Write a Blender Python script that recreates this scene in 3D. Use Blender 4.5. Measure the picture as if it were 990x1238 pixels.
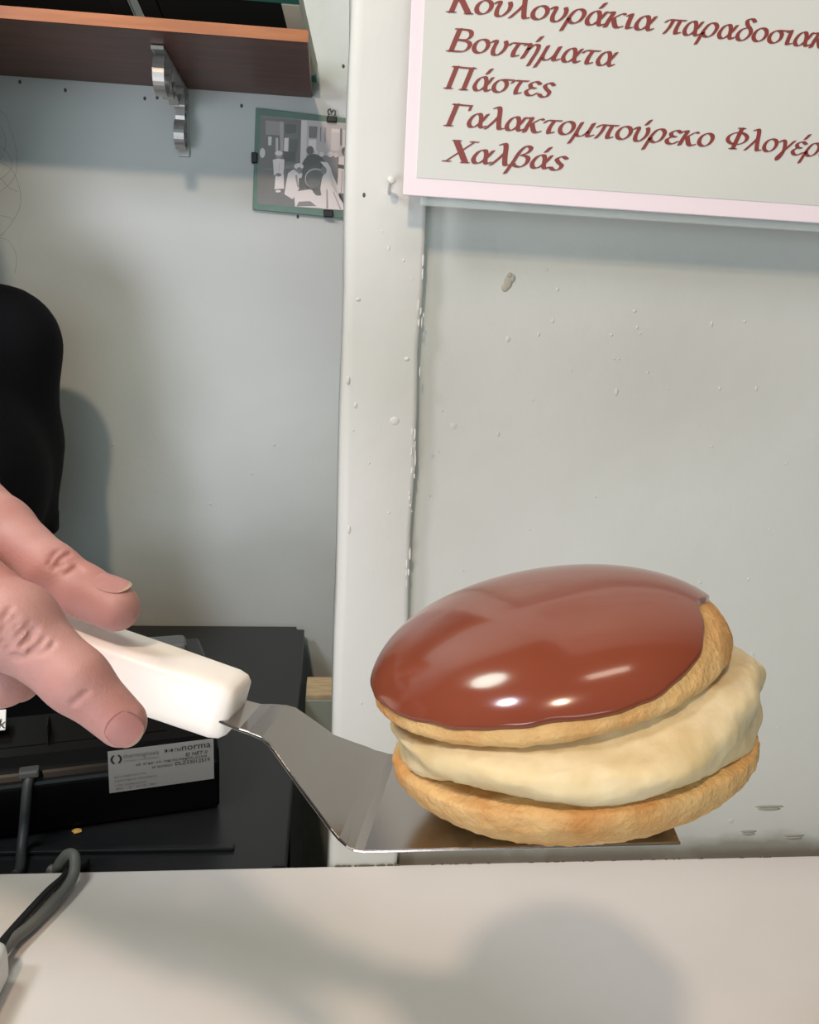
import bpy, bmesh, math, random
import numpy as np
from mathutils import Vector, Matrix, noise as mnoise
for o in list(bpy.data.objects): bpy.data.objects.remove(o)
S = bpy.context.scene
COL = S.collection
rnd = random.Random(7)

# ------------------------------------------------------------------ camera
F = 1000.0; CX, CY = 495.0, 619.0
PITCH, ROLL, YAW = map(math.radians, (-12.0, 2.5, 6.0))
CAM = Vector((0, 0, 1.45))
fw = Vector((math.sin(YAW)*math.cos(PITCH), math.cos(YAW)*math.cos(PITCH), math.sin(PITCH)))
r0 = Vector((math.cos(YAW), -math.sin(YAW), 0)); u0 = r0.cross(fw)
rt = r0*math.cos(ROLL) + u0*math.sin(ROLL); up = -r0*math.sin(ROLL) + u0*math.cos(ROLL)
cd = bpy.data.cameras.new('camera'); cam = bpy.data.objects.new('camera', cd); COL.objects.link(cam)
cd.sensor_fit = 'HORIZONTAL'; cd.sensor_width = 36; cd.lens = 36*F/990; cd.clip_start = .02
m3 = Matrix((rt, up, -fw)).transposed()
cam.matrix_world = Matrix.Translation(CAM) @ m3.to_4x4()
S.camera = cam
def ray(x, y): return (rt*((x-CX)/F) + up*(-(y-CY)/F) + fw)
def at(x, y, zc): return CAM + ray(x, y)*zc
def atY(x, y, Y): r = ray(x, y); return CAM + r*((Y-CAM.y)/r.y)
def atZ(x, y, Z): r = ray(x, y); return CAM + r*((Z-CAM.z)/r.z)
def atP(x, y, p, n): r = ray(x, y); return CAM + r*((p-CAM).dot(n)/r.dot(n))
def proj(p):
    d = p-CAM; z = d.dot(fw); return (CX+F*d.dot(rt)/z, CY-F*d.dot(up)/z, z)

# ------------------------------------------------------------------ world, lights, exposure
W = bpy.data.worlds.new('world'); S.world = W; W.use_nodes = True
bg = W.node_tree.nodes['Background']; bg.inputs[0].default_value = (.80, .90, 1.0, 1); bg.inputs[1].default_value = .03
def area(name, loc, target, size, power, color):
    l = bpy.data.lights.new(name, 'AREA'); l.shape = 'DISK'; l.size = size; l.energy = power; l.color = color
    o = bpy.data.objects.new(name, l); COL.objects.link(o); o.location = loc
    o.rotation_euler = (Vector(target)-Vector(loc)).to_track_quat('-Z', 'Y').to_euler(); return o
la = area('overhead_light', (.20, .06, 2.46), (.1, .7, 1.2), .34, 1.5, (1, .86, .70)); la.data.shape = 'RECTANGLE'; la.data.size_y = .12
area('overhead_light', (-.29, -.62, 2.55), (.05, .5, 1.2), .10, 12.5, (1, .78, .57))
area('overhead_light', (-.92, -.19, 2.5), (-.3, 1.2, 1.55), .30, 12.5, (.88, .88, 1))
area('overhead_light', (-.75, .55, 2.5), (-.3, 1.2, 1.3), .40, 8.6, (.90, 1, .88))  # added overhead fill for the recess, no known lamp there
area('front_fill_light', (.1, -2.6, 1.6), (0, 1, 1.4), 1.6, 25, (.75, .97, 1))  # added fill from behind the camera, its source is unseen
area('low_daylight_bounce', (-1.3, -2.4, .6), (0, 1, 1.4), 1.2, 42, (.86, .90, 1))  # unseen low light, added for daylight bounced up from outside
S.view_settings.view_transform = 'Standard'; S.view_settings.look = 'None'
S.view_settings.exposure = 0; S.view_settings.gamma = 1; S.view_settings.use_curve_mapping = False

# ------------------------------------------------------------------ materials
def lin(c): return tuple((v/255/12.92 if v/255 <= .04045 else ((v/255+.055)/1.055)**2.4) for v in c) + (1,)
def mat(name, rgb, rough=.5, metal=0, spec=.5, coat=0, sss=0, sssr=(1, .4, .25), scale=.003, trans=0,
        var=0, vscale=20, rgb2=None, bump=0, bscale=60, bdist=.001, stretch=None, ior=1.45, det=4, lo=.4, hi=.65):
    m = bpy.data.materials.new(name); m.use_nodes = True; nt = m.node_tree; b = nt.nodes['Principled BSDF']
    b.inputs['Base Color'].default_value = lin(rgb); b.inputs['Roughness'].default_value = rough
    b.inputs['Metallic'].default_value = metal; b.inputs['Specular IOR Level'].default_value = spec
    b.inputs['Coat Weight'].default_value = coat; b.inputs['Coat Roughness'].default_value = .04
    b.inputs['IOR'].default_value = ior; b.inputs['Transmission Weight'].default_value = trans
    if sss:
        b.inputs['Subsurface Weight'].default_value = sss; b.inputs['Subsurface Radius'].default_value = sssr
        b.inputs['Subsurface Scale'].default_value = scale
    tc = nt.nodes.new('ShaderNodeTexCoord'); vec = tc.outputs['Object']
    if stretch:
        mp = nt.nodes.new('ShaderNodeMapping'); mp.inputs['Scale'].default_value = stretch
        nt.links.new(vec, mp.inputs[0]); vec = mp.outputs[0]
    m['vec'] = 0
    if rgb2:
        n = nt.nodes.new('ShaderNodeTexNoise'); n.inputs['Scale'].default_value = vscale; n.inputs['Detail'].default_value = det
        nt.links.new(vec, n.inputs['Vector'])
        r = nt.nodes.new('ShaderNodeValToRGB'); r.color_ramp.elements[0].position = lo; r.color_ramp.elements[1].position = hi
        r.color_ramp.elements[0].color = lin(rgb); r.color_ramp.elements[1].color = lin(rgb2)
        nt.links.new(n.outputs[0], r.inputs[0]); nt.links.new(r.outputs[0], b.inputs['Base Color'])
    if bump:
        n = nt.nodes.new('ShaderNodeTexNoise'); n.inputs['Scale'].default_value = bscale; n.inputs['Detail'].default_value = 5
        nt.links.new(vec, n.inputs['Vector'])
        bp = nt.nodes.new('ShaderNodeBump'); bp.inputs['Strength'].default_value = bump; bp.inputs['Distance'].default_value = bdist
        nt.links.new(n.outputs[0], bp.inputs['Height']); nt.links.new(bp.outputs[0], b.inputs['Normal'])
    return m
def paint(name, rgb, rgb2, dirtz=None):
    """old gloss wall paint: soft mottling, brush texture, sparse specks, worn and dirty near dirtz"""
    m = mat(name, rgb, rough=.42, spec=.4, rgb2=rgb2, vscale=5, lo=.35, hi=.7); nt = m.node_tree; b = nt.nodes['Principled BSDF']
    tc = nt.nodes.new('ShaderNodeTexCoord')
    n = nt.nodes.new('ShaderNodeTexNoise'); n.inputs['Scale'].default_value = 28; n.inputs['Detail'].default_value = 3
    n2 = nt.nodes.new('ShaderNodeTexNoise'); n2.inputs['Scale'].default_value = 260
    v = nt.nodes.new('ShaderNodeTexVoronoi'); v.inputs['Scale'].default_value = 30
    for q in (n, n2, v): nt.links.new(tc.outputs['Object'], q.inputs['Vector'])
    r = nt.nodes.new('ShaderNodeMapRange'); r.inputs[1].default_value = .0; r.inputs[2].default_value = .09
    r.inputs[3].default_value = 1; r.inputs[4].default_value = 0; nt.links.new(v.outputs['Distance'], r.inputs[0])
    sp = nt.nodes.new('ShaderNodeSeparateColor'); nt.links.new(v.outputs['Color'], sp.inputs[0])
    gt = nt.nodes.new('ShaderNodeMath'); gt.operation = 'GREATER_THAN'; gt.inputs[1].default_value = .72
    nt.links.new(sp.outputs[0], gt.inputs[0])
    mu = nt.nodes.new('ShaderNodeMath'); mu.operation = 'MULTIPLY'; nt.links.new(r.outputs[0], mu.inputs[0]); nt.links.new(gt.outputs[0], mu.inputs[1])
    a1 = nt.nodes.new('ShaderNodeMath'); a1.operation = 'MULTIPLY_ADD'; a1.inputs[1].default_value = .12
    nt.links.new(n2.outputs[0], a1.inputs[0]); nt.links.new(n.outputs[0], a1.inputs[2])
    a2 = nt.nodes.new('ShaderNodeMath'); a2.operation = 'MULTIPLY_ADD'; a2.inputs[1].default_value = .8
    nt.links.new(mu.outputs[0], a2.inputs[0]); nt.links.new(a1.outputs[0], a2.inputs[2])
    bp = nt.nodes.new('ShaderNodeBump'); bp.inputs['Strength'].default_value = .5; bp.inputs['Distance'].default_value = .0016
    nt.links.new(a2.outputs[0], bp.inputs['Height']); nt.links.new(bp.outputs[0], b.inputs['Normal'])
    if dirtz is not None:
        sx = nt.nodes.new('ShaderNodeSeparateXYZ'); nt.links.new(tc.outputs['Object'], sx.inputs[0])
        n3 = nt.nodes.new('ShaderNodeTexNoise'); n3.inputs['Scale'].default_value = 22; n3.inputs['Detail'].default_value = 8
        nt.links.new(tc.outputs['Object'], n3.inputs['Vector'])
        h = nt.nodes.new('ShaderNodeMapRange'); h.inputs[1].default_value = dirtz; h.inputs[2].default_value = dirtz+.03
        h.inputs[3].default_value = .55; h.inputs[4].default_value = -.1; nt.links.new(sx.outputs[2], h.inputs[0])
        ad = nt.nodes.new('ShaderNodeMath'); ad.operation = 'ADD'; nt.links.new(n3.outputs[0], ad.inputs[0]); nt.links.new(h.outputs[0], ad.inputs[1])
        mr = nt.nodes.new('ShaderNodeMapRange'); mr.inputs[1].default_value = .72; mr.inputs[2].default_value = 1.0
        nt.links.new(ad.outputs[0], mr.inputs[0])
        mx = nt.nodes.new('ShaderNodeMix'); mx.data_type = 'RGBA'; mx.inputs['B'].default_value = lin((156, 152, 140))
        src = b.inputs['Base Color'].links[0].from_socket
        nt.links.new(mr.outputs[0], mx.inputs['Factor']); nt.links.new(src, mx.inputs['A']); nt.links.new(mx.outputs['Result'], b.inputs['Base Color'])
    return m

# ------------------------------------------------------------------ mesh helpers
def link(name, me, m=None, parent=None, smooth=False):
    o = bpy.data.objects.new(name, me); COL.objects.link(o)
    if m is not None:
        for q in (m if isinstance(m, (list, tuple)) else [m]): me.materials.append(q)
    if parent is not None: o.parent = parent; o.matrix_parent_inverse = parent.matrix_world.inverted() if parent.type != 'EMPTY' else Matrix.Translation(-parent.location)
    if smooth:
        for p in me.polygons: p.use_smooth = True
    return o
def obj(name, bm, m=None, parent=None, smooth=False, fix=True):
    if fix: bmesh.ops.recalc_face_normals(bm, faces=bm.faces)
    me = bpy.data.meshes.new(name); bm.to_mesh(me); bm.free(); return link(name, me, m, parent, smooth)
def raw(name, V, Fc, m=None, parent=None, smooth=True):
    me = bpy.data.meshes.new(name); me.from_pydata([tuple(v) for v in V], [], [tuple(int(i) for i in f) for f in Fc]); me.update()
    return link(name, me, m, parent, smooth)
def thing(name, label, cat, loc, group=None):
    o = bpy.data.objects.new(name, None); COL.objects.link(o); o.location = loc; o.empty_display_size = .02
    tag(o, label, cat, group); return o
def tag(o, label, cat=None, group=None):
    o['label'] = label
    if cat: o['category'] = cat
    if group: o['group'] = group
    return o
def add_hex(bm, P):
    """P: 8 points, 0-3 one face loop, 4-7 the opposite"""
    v = [bm.verts.new(p) for p in P]
    fs = [bm.faces.new([v[i] for i in q]) for q in ((0, 1, 2, 3), (7, 6, 5, 4), (0, 4, 5, 1), (1, 5, 6, 2), (2, 6, 7, 3), (3, 7, 4, 0))]
    return v, fs
def add_box(bm, x0, x1, y0, y1, z0, z1, M=None):
    P = [Vector(p) for p in ((x0, y0, z0), (x1, y0, z0), (x1, y1, z0), (x0, y1, z0), (x0, y0, z1), (x1, y0, z1), (x1, y1, z1), (x0, y1, z1))]
    if M is not None: P = [M @ p for p in P]
    return add_hex(bm, P)
def bevel(bm, off, seg=2):
    bmesh.ops.recalc_face_normals(bm, faces=bm.faces)
    bmesh.ops.bevel(bm, geom=[e for e in bm.edges if len(e.link_faces) == 2 and e.calc_face_angle(0) > .5], offset=off, segments=seg, affect='EDGES', profile=.6, clamp_overlap=True)
def box(name, x0, x1, y0, y1, z0, z1, m, parent=None, bev=0, seg=2, M=None):
    bm = bmesh.new(); add_box(bm, x0, x1, y0, y1, z0, z1, M)
    if bev: bevel(bm, bev, seg)
    return obj(name, bm, m, parent, smooth=False)
def catmull(P, n=8, closed=False):
    P = [Vector(p) for p in P]; out = []; N = len(P)
    rng = range(N if closed else N-1)
    for i in rng:
        a = P[(i-1) % N] if (closed or i > 0) else P[0]*2-P[1]
        b = P[i]; c = P[(i+1) % N]; d = P[(i+2) % N] if (closed or i+2 < N) else P[-1]*2-P[-2]
        for k in range(n):
            t = k/n
            out.append(.5*((2*b)+(c-a)*t+(2*a-5*b+4*c-d)*t*t+(3*b-a-3*c+d)*t**3))
    if not closed: out.append(P[-1])
    return out
def add_tube(bm, P, r, seg=12, cap=True):
    rs = r if isinstance(r, (list, tuple)) else [r]*len(P); prev = None; nrm = None
    for i, p in enumerate(P):
        t = (P[min(i+1, len(P)-1)]-P[max(i-1, 0)]).normalized()
        if nrm is None: nrm = t.orthogonal().normalized()
        nrm = (nrm-t*nrm.dot(t)).normalized(); b = t.cross(nrm)
        ring = [bm.verts.new(p+(nrm*math.cos(2*math.pi*k/seg)+b*math.sin(2*math.pi*k/seg))*rs[i]) for k in range(seg)]
        if prev:
            for k in range(seg): bm.faces.new((prev[k], prev[(k+1) % seg], ring[(k+1) % seg], ring[k]))
        elif cap: bm.faces.new(ring[::-1])
        prev = ring
    if cap: bm.faces.new(prev)
def tube(name, P, r, m, parent=None, seg=12, n=8):
    bm = bmesh.new(); pts = catmull(P, n) if n else [Vector(p) for p in P]
    add_tube(bm, pts, r, seg); return obj(name, bm, m, parent, True)
# -- implicit surfaces (smooth unions of tapered capsules) meshed with surface nets
def surface_nets(Fv, org, h):
    s = Fv < 0; nx, ny, nz = Fv.shape
    cnt = np.zeros((nx-1, ny-1, nz-1), np.float32); acc = np.zeros((nx-1, ny-1, nz-1, 3), np.float32)
    for ax in range(3):
        o1, o2 = [a for a in range(3) if a != ax]
        A = np.moveaxis(Fv, ax, 0)[:-1]; B = np.moveaxis(Fv, ax, 0)[1:]
        cr = (A < 0) != (B < 0); t = np.where(cr, A/np.where(cr, A-B, 1), 0)
        cr = np.moveaxis(cr, 0, ax); t = np.moveaxis(t, 0, ax)
        for d1 in (0, 1):
            for d2 in (0, 1):
                sl = [slice(None)]*3; sl[o1] = slice(d1, Fv.shape[o1]-1+d1); sl[o2] = slice(d2, Fv.shape[o2]-1+d2); sl = tuple(sl)
                c = cr[sl].astype(np.float32); cnt += c
                acc[..., ax] += t[sl]*c; acc[..., o1] += d1*c; acc[..., o2] += d2*c
    ii = np.argwhere(cnt > 0); idx = -np.ones(cnt.shape, np.int64); idx[tuple(ii.T)] = np.arange(len(ii))
    V = (ii + acc[tuple(ii.T)]/cnt[tuple(ii.T)][:, None])*h + np.array(org)
    faces = []
    for ax in range(3):
        o1, o2 = (ax+1) % 3, (ax+2) % 3
        A = np.take(s, range(0, Fv.shape[ax]-1), ax); B = np.take(s, range(1, Fv.shape[ax]), ax)
        e = np.argwhere(A != B); e = e[(e[:, o1] > 0) & (e[:, o2] > 0) & (e[:, o1] < Fv.shape[o1]-1) & (e[:, o2] < Fv.shape[o2]-1)]
        inside = A[tuple(e.T)]; q = []
        for a, b in ((0, 0), (1, 0), (1, 1), (0, 1)):
            g = e.copy(); g[:, o1] -= a; g[:, o2] -= b; q.append(idx[tuple(g.T)])
        q = np.stack(q, 1); q[~inside] = q[~inside][:, ::-1]; faces.append(q)
    return V, np.concatenate(faces)
class Field:
    def __init__(s, lo, hi, h):
        s.h = h; s.lo = np.array(lo, float); n = np.ceil((np.array(hi)-s.lo)/h).astype(int)+1
        s.ax = [s.lo[k]+np.arange(n[k])*h for k in range(3)]; s.F = np.full(n, .5, np.float32)
    def cone(s, a, b, ra, rb, k=.003, mode='add', pad=None, sq=(1, 1, 1)):
        a = np.array(a, float); b = np.array(b, float); pad = pad or max(ra, rb)*.5+k+s.h*3
        lo = np.minimum(a-ra, b-rb)-pad; hi = np.maximum(a+ra, b+rb)+pad
        sl = tuple(slice(max(0, np.searchsorted(s.ax[i], lo[i])), np.searchsorted(s.ax[i], hi[i])) for i in range(3))
        X, Y, Z = np.meshgrid(*[s.ax[i][sl[i]] for i in range(3)], indexing='ij', sparse=True)
        ab = b-a; L = max(ab.dot(ab), 1e-12)
        t = np.clip(((X-a[0])*ab[0]+(Y-a[1])*ab[1]+(Z-a[2])*ab[2])/L, 0, 1)
        d = (np.sqrt(((X-a[0]-t*ab[0])/sq[0])**2+((Y-a[1]-t*ab[1])/sq[1])**2+((Z-a[2]-t*ab[2])/sq[2])**2)-(ra+(rb-ra)*t)).astype(np.float32)
        f = s.F[sl]
        if mode == 'add': hh = np.clip(.5+.5*(f-d)/k, 0, 1); s.F[sl] = f*(1-hh)+d*hh-k*hh*(1-hh)
        else: hh = np.clip(.5-.5*(f+d)/k, 0, 1); s.F[sl] = f*(1-hh)-d*hh+k*hh*(1-hh)
    def mesh(s): return surface_nets(s.F, s.lo, s.h)

# ------------------------------------------------------------------ setting
YW, YT = .620, .606                  # painted wall panel, front of the trim board
M_wallr = paint('pale_green_wall_paint', (194, 195, 189), (187, 188, 182))
M_wallb = paint('pale_green_wall_paint_recess', (200, 203, 201), (194, 198, 196))
M_trim = paint('pale_trim_paint', (205, 204, 199), (199, 199, 193))
M_white = mat('worktop_laminate', (219, 211, 207), rough=.38, spec=.4, rgb2=(213, 205, 200), vscale=6, bump=.05, bscale=90, bdist=.0004)
ZC = atY(436, 1046, YT).z
ZD = ZC-.012
dfar = atZ(300, 757, ZD); YB = dfar.y+.012
print('ZC', ZC, 'YB', YB)
def structure(name, bm, m, parent=None, bev=0):
    if bev: bevel(bm, bev, 3)
    o = obj(name, bm, m, parent); o['kind'] = 'structure'; return o
bm = bmesh.new(); add_box(bm, -2.2, 2.2, -2.0, YB+.1, -.05, 0); structure('floor', bm, mat('floor_tile', (150, 140, 128), rough=.4, rgb2=(138, 128, 118), vscale=8))
bm = bmesh.new(); add_box(bm, -2.2, .8, YB, YB+.1, 0, 2.7); wall_back = structure('wall_back', bm, M_wallb)
# partition wall: panel starts right of the trim board
tl_t = atY(430, 0, YT); tl_b = atY(393, 1045, YT); tr_t = atY(518, 240, YT); tr_b = atY(478, 1042, YT)
XL = (tl_t.x+tl_b.x)/2; XR = (tr_t.x+tr_b.x)/2
print('trim', tl_t.x, tl_b.x, tr_t.x, tr_b.x)
bm = bmesh.new(); add_box(bm, XR+.0002, 2.2, YW, YW+.07, 0, 2.7)
pitch_tex = paint('pale_green_wall_paint_worn', (194, 194, 188), (187, 187, 180), dirtz=ZC)
wall_right = structure('wall_right', bm, pitch_tex)
bm = bmesh.new()
# trim board, drawn as a column with slightly wavering arrises
N = 60; zs = [2.7*i/N for i in range(N+1)]; rings = []
for z in zs:
    wob = lambda a: (math.sin(z*a)+math.sin(z*a*2.3+1))*.0005
    xa = XL+wob(31)+rnd.uniform(-.0003, .0003); xb = XR+wob(43)+rnd.uniform(-.0006, .0006); yy = YT+wob(19)*.5
    sec = [(xa, YW+.07), (xa, yy+.006), (xa+.0012, yy+.0025), (xa+.004, yy+.0005), (xa+.008, yy), (xb-.004, yy), (xb-.0012, yy+.0008), (xb, yy+.003), (xb, YW+.004), (XR+.0001, YW+.006), (XR+.0001, YW+.07)]
    rings.append([bm.verts.new((x, y, z)) for x, y in sec])
for a, b in zip(rings, rings[1:]):
    for k in range(len(a)-1): bm.faces.new((a[k], a[k+1], b[k+1], b[k]))
    bm.faces.new((a[-1], a[0], b[0], b[-1]))
bm.faces.new(rings[0]); bm.faces.new(rings[-1])
trim = structure('trim_1', bm, M_trim)
for p in trim.data.polygons: p.use_smooth = True

# paint runs, dents, fillers and nail holes on the painted surfaces
def blob(bm, c, rx, rz, ry, seg=10):
    v = bmesh.ops.create_uvsphere(bm, u_segments=seg, v_segments=6, radius=1)['verts']
    for q in v: q.co = Vector((c.x+q.co.x*rx, c.y+q.co.y*ry, c.z+q.co.z*rz))
bm = bmesh.new()
for x, y, a, b in [(661, 326, 3, 3), (674, 350, 3, 4), (668, 388, 3, 4), (651, 404, 3, 5), (614, 410, 5, 6), (767, 376, 4, 4), (770, 396, 3, 4), (774, 403, 2, 2), (739, 405, 3, 3),
                   (742, 434, 2, 2), (748, 434, 2, 2), (783, 450, 2, 3), (860, 392, 3, 6), (900, 389, 3, 3), (870, 470, 3, 4), (914, 470, 3, 5), (602, 525, 3, 5), (690, 448, 2, 2),
                   (745, 474, 4, 8), (535, 497, 2, 2), (523, 551, 2, 2), (530, 546, 2, 2), (808, 470, 2, 2), (644, 484, 3, 2), (560, 690, 2, 2), (520, 600, 2, 2), (930, 640, 2, 3), (950, 560, 2, 3),
                   (940, 880, 3, 3), (955, 905, 2, 2), (860, 540, 3, 2), (640, 640, 2, 2), (720, 600, 2, 3), (846, 704, 4, 3), (905, 700, 3, 3), (965, 760, 2, 2)]:
    blob(bm, atY(x, y, YW+.0003), a*.00045, b*.00045, .0008)
pd = obj('paint_bumps', bm, pitch_tex, wall_right, True); pd['kind'] = 'stuff'
bm = bmesh.new()
for x, y, a, b in [(477, 509, 8, 7), (488, 315, 3, 3), (433, 362, 4, 3), (446, 560, 2, 2), (492, 434, 4, 3), (430, 490, 3, 5), (470, 620, 2, 2), (462, 280, 4, 4), (421, 460, 3, 6), (450, 690, 2, 2), (427, 520, 2, 2), (437, 850, 2, 3), (470, 300, 3, 6), (422, 640, 3, 7)]:
    blob(bm, atY(x, y, YT+.0004), a*.0005, b*.0005, .0009)
for i in range(34):   # flaking arris along the right edge of the board
    y = 520+rnd.random()*190 if i < 26 else 250+rnd.random()*250
    x = 519-(y-240)*.049-rnd.random()*7
    blob(bm, atY(x, y, YT+.0003), rnd.uniform(.0003, .0010), rnd.uniform(.001, .005), rnd.uniform(.0003, .0007), 8)
pd = obj('paint_bumps', bm, M_trim, trim, True); pd['kind'] = 'stuff'
M_hole = mat('nail_hole_dark', (84, 82, 78), rough=.8)
for i, (x, y) in enumerate([(24, 99), (79, 109), (175, 119), (190, 118), (292, 128), (415, 80), (360, 262)]):
    p = atY(x, y, YB); bm = bmesh.new(); blob(bm, p, .0020, .0026, .0010); obj('nail_hole', bm, M_hole, wall_back, True)
p = atY(440, 236, YT); bm = bmesh.new(); blob(bm, p, .0014, .002, .0006); obj('nail_hole', bm, M_hole, trim, True)
# chipped plaster on the panel
p = atY(614, 343, YW); bm = bmesh.new()
for dx, dz, a, b, c in [(0, .001, .0035, .005, .0012), (.003, .004, .0025, .003, .0015), (-.002, -.003, .003, .003, .001), (.001, .006, .002, .002, .002)]:
    blob(bm, p+Vector((dx, 0, dz)), a, b, c)
obj('plaster_chip', bm, mat('bare_plaster', (164, 160, 146), rough=.9), wall_right, True)
bm = bmesh.new()
for x, y, L in [(930, 975, .014), (905, 1005, .008), (960, 1010, .01)]:
    c = atY(x, y, YW); blob(bm, c, L, .0012, .0008); blob(bm, c+Vector((0, 0, -.0022)), L*.8, .0014, .0013)
g = obj('gouge_marks', bm, mat('scuffed_paint', (150, 147, 136), rough=.8), wall_right, True)
# painted-over nail standing out of the trim board
nroot = thing('nail', 'bent painted-over nail sticking out of the trim board beside the menu sign', 'nail', atY(469, 237, YT))
a = atY(469, 240, YT+.004); b = atY(471, 224, YT-.006); c = atY(473, 218, YT-.012)
tube('shank', [a, b, c], .0012, M_trim, nroot, 10)
bm = bmesh.new(); d = (c-b).normalized(); add_tube(bm, [c-d*.0004, c+d*.0006, c+d*.0016], [.0026, .003, .0024], 14); obj('head', bm, M_trim, nroot, True)
# short painted post behind the partition, bare wood on top
Yp = .98; pa = atY(369, 846, Yp); pb = atY(398, 846, Yp)
pr = thing('wooden_post', 'short grey-green painted post with a bare wood top behind the trim board', 'post', ((pa.x+pb.x)/2+.01, Yp+.03, 0))
box('post_body', pa.x, pb.x+.02, Yp, Yp+.06, 0, pa.z, mat('post_paint', (146, 150, 138), rough=.6, bump=.2), pr, .002)
box('post_top', pa.x+.001, pb.x+.019, Yp+.001, Yp+.058, pa.z, pa.z+.006, mat('bare_wood', (196, 168, 128), rough=.8, rgb2=(170, 150, 120), vscale=40, stretch=(1, 6, 1)), pr, .001)

# ------------------------------------------------------------------ counter
ct = thing('service_counter', 'long white laminate service counter across the foreground, meeting the painted wall', 'counter', (0, .3, 0))
bm = bmesh.new(); add_box(bm, -1.5, 1.5, .02, YT-.0004, ZC-.04, ZC); bevel(bm, .002, 2)
obj('worktop', bm, M_white, ct)
box('front_panel', -1.5, 1.5, .07, .10, 0, ZC-.04, mat('counter_front', (205, 200, 194), rough=.5), ct)
# crumbs of grime along the wall joint
bm = bmesh.new()
for i in range(60):
    x = rnd.choice([rnd.uniform(XL, XR), rnd.uniform(XR, .4)])
    blob(bm, Vector((x, YT-.001-(0 if x > XR else 0), ZC)), rnd.uniform(.0006, .003), rnd.uniform(.0004, .0011), .0008, 6)
g = obj('joint_grime', bm, mat('grime', (96, 90, 80), rough=.9), ct, True); g['kind'] = 'stuff'

# ------------------------------------------------------------------ black desk, crumb
M_blk = mat('black_laminate', (26, 27, 29), rough=.32, spec=.45, bump=.03, bscale=200)
XDR = (atZ(345, 1048, ZD).x+atZ(368, 760, ZD).x)/2
dk = thing('register_desk', 'black desk behind the counter carrying the cash register', 'desk', ((XDR-.36)/2, .95, 0))
bm = bmesh.new(); add_box(bm, -.37, XDR, .612, dfar.y, ZD-.03, ZD)
vert_e = [e for e in bm.edges if abs(e.verts[0].co.z-e.verts[1].co.z) > .02]
bmesh.ops.bevel(bm, geom=vert_e, offset=.012, segments=5, affect='EDGES'); bevel(bm, .0015, 2)
obj('desktop', bm, M_blk, dk)
lipy = atZ(200, 1028, ZD).y
bm = bmesh.new(); add_box(bm, -.36, atZ(283, 1028, ZD).x, lipy-.004, lipy+.004, ZD-.001, ZD+.0035); bevel(bm, .0015); obj('lip', bm, M_blk, dk)
for x in (-.345, XDR-.045):
    for y in (.64, dfar.y-.06): box('leg', x, x+.03, y, y+.03, 0, ZD-.03, M_blk, dk, .003)
p = atZ(93, 1006, ZD); bm = bmesh.new(); bmesh.ops.create_icosphere(bm, subdivisions=2, radius=1)
for v in bm.verts: v.co = p+Vector((v.co.x*.0042, v.co.y*.0035, v.co.z*.0014+.0012))*(1) + Vector((rnd.uniform(-.0005, .0005), rnd.uniform(-.0005, .0005), 0))
tag(obj('crumb', bm, mat('pastry_crumb', (205, 160, 80), rough=.8)), 'small golden pastry crumb lying on the black desk', 'crumb')

# ------------------------------------------------------------------ cash register (its back towards us)
M_reg = mat('register_black_plastic', (6, 6, 7), rough=.3, spec=.16)
M_reg2 = mat('register_grey_plastic', (84, 86, 86), rough=.4)
M_sil = mat('silver_label', (138, 136, 134), rough=.5, metal=.2)
M_ink = mat('black_ink', (22, 22, 24), rough=.6)
c0 = atZ(266, 978, ZD); c1 = atZ(100, 1002, ZD)
ex = (c0-c1); ex.z = 0; ex.normalize(); ey = Vector((-ex.y, ex.x, 0)); ez = Vector((0, 0, 1))
WR = .27
rg = thing('cash_register', 'black cash register seen from behind with a silver rating label', 'cash register', c0-ex*WR/2+ey*.1)
RM = Matrix((ex, ey, ez)).transposed().to_4x4(); RM.translation = c0
prof = [(0, .002), (-.001, .050), (.006, .060), (.022, .066), (.05, .090), (.12, .105), (.2, .095), (.225, .08), (.23, .002)]
bm = bmesh.new()
A = [bm.verts.new(RM @ Vector((0, y, z))) for y, z in prof]; B = [bm.verts.new(RM @ Vector((-WR, y, z))) for y, z in prof]
bm.faces.new(A); bm.faces.new(B[::-1])
for i in range(len(prof)): bm.faces.new((A[i], A[(i+1) % len(prof)], B[(i+1) % len(prof)], B[i]))
bevel(bm, .004, 3); obj('body', bm, M_reg, rg, False)
for fx in (-.02, -WR+.02):
    for fy in (.02, .21): box('foot', fx-.008, fx+.008, fy-.008, fy+.008, 0, .004, M_reg, rg, M=RM)
box('roll_cover', -.20, -.045, .028, .03, .071, .0718, M_reg, rg, M=RM)
box('panel_seam', -.1475, -.1465, .0265, .0485, .0695, .0895, mat('seam_black', (4, 4, 4), rough=.9), rg, M=RM)
bm = bmesh.new(); add_box(bm, -.085, -.02, .10, .13, .1, .128, RM); bevel(bm, .006, 3); obj('customer_display', bm, M_reg2, rg)
bm = bmesh.new(); q = RM @ Vector((-.0145, .115, .108)); bmesh.ops.create_icosphere(bm, subdivisions=2, radius=.0022, matrix=Matrix.Translation(q)); obj('indicator_light', bm, mat('red_plastic', (200, 40, 50), rough=.3), rg, True)
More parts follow.
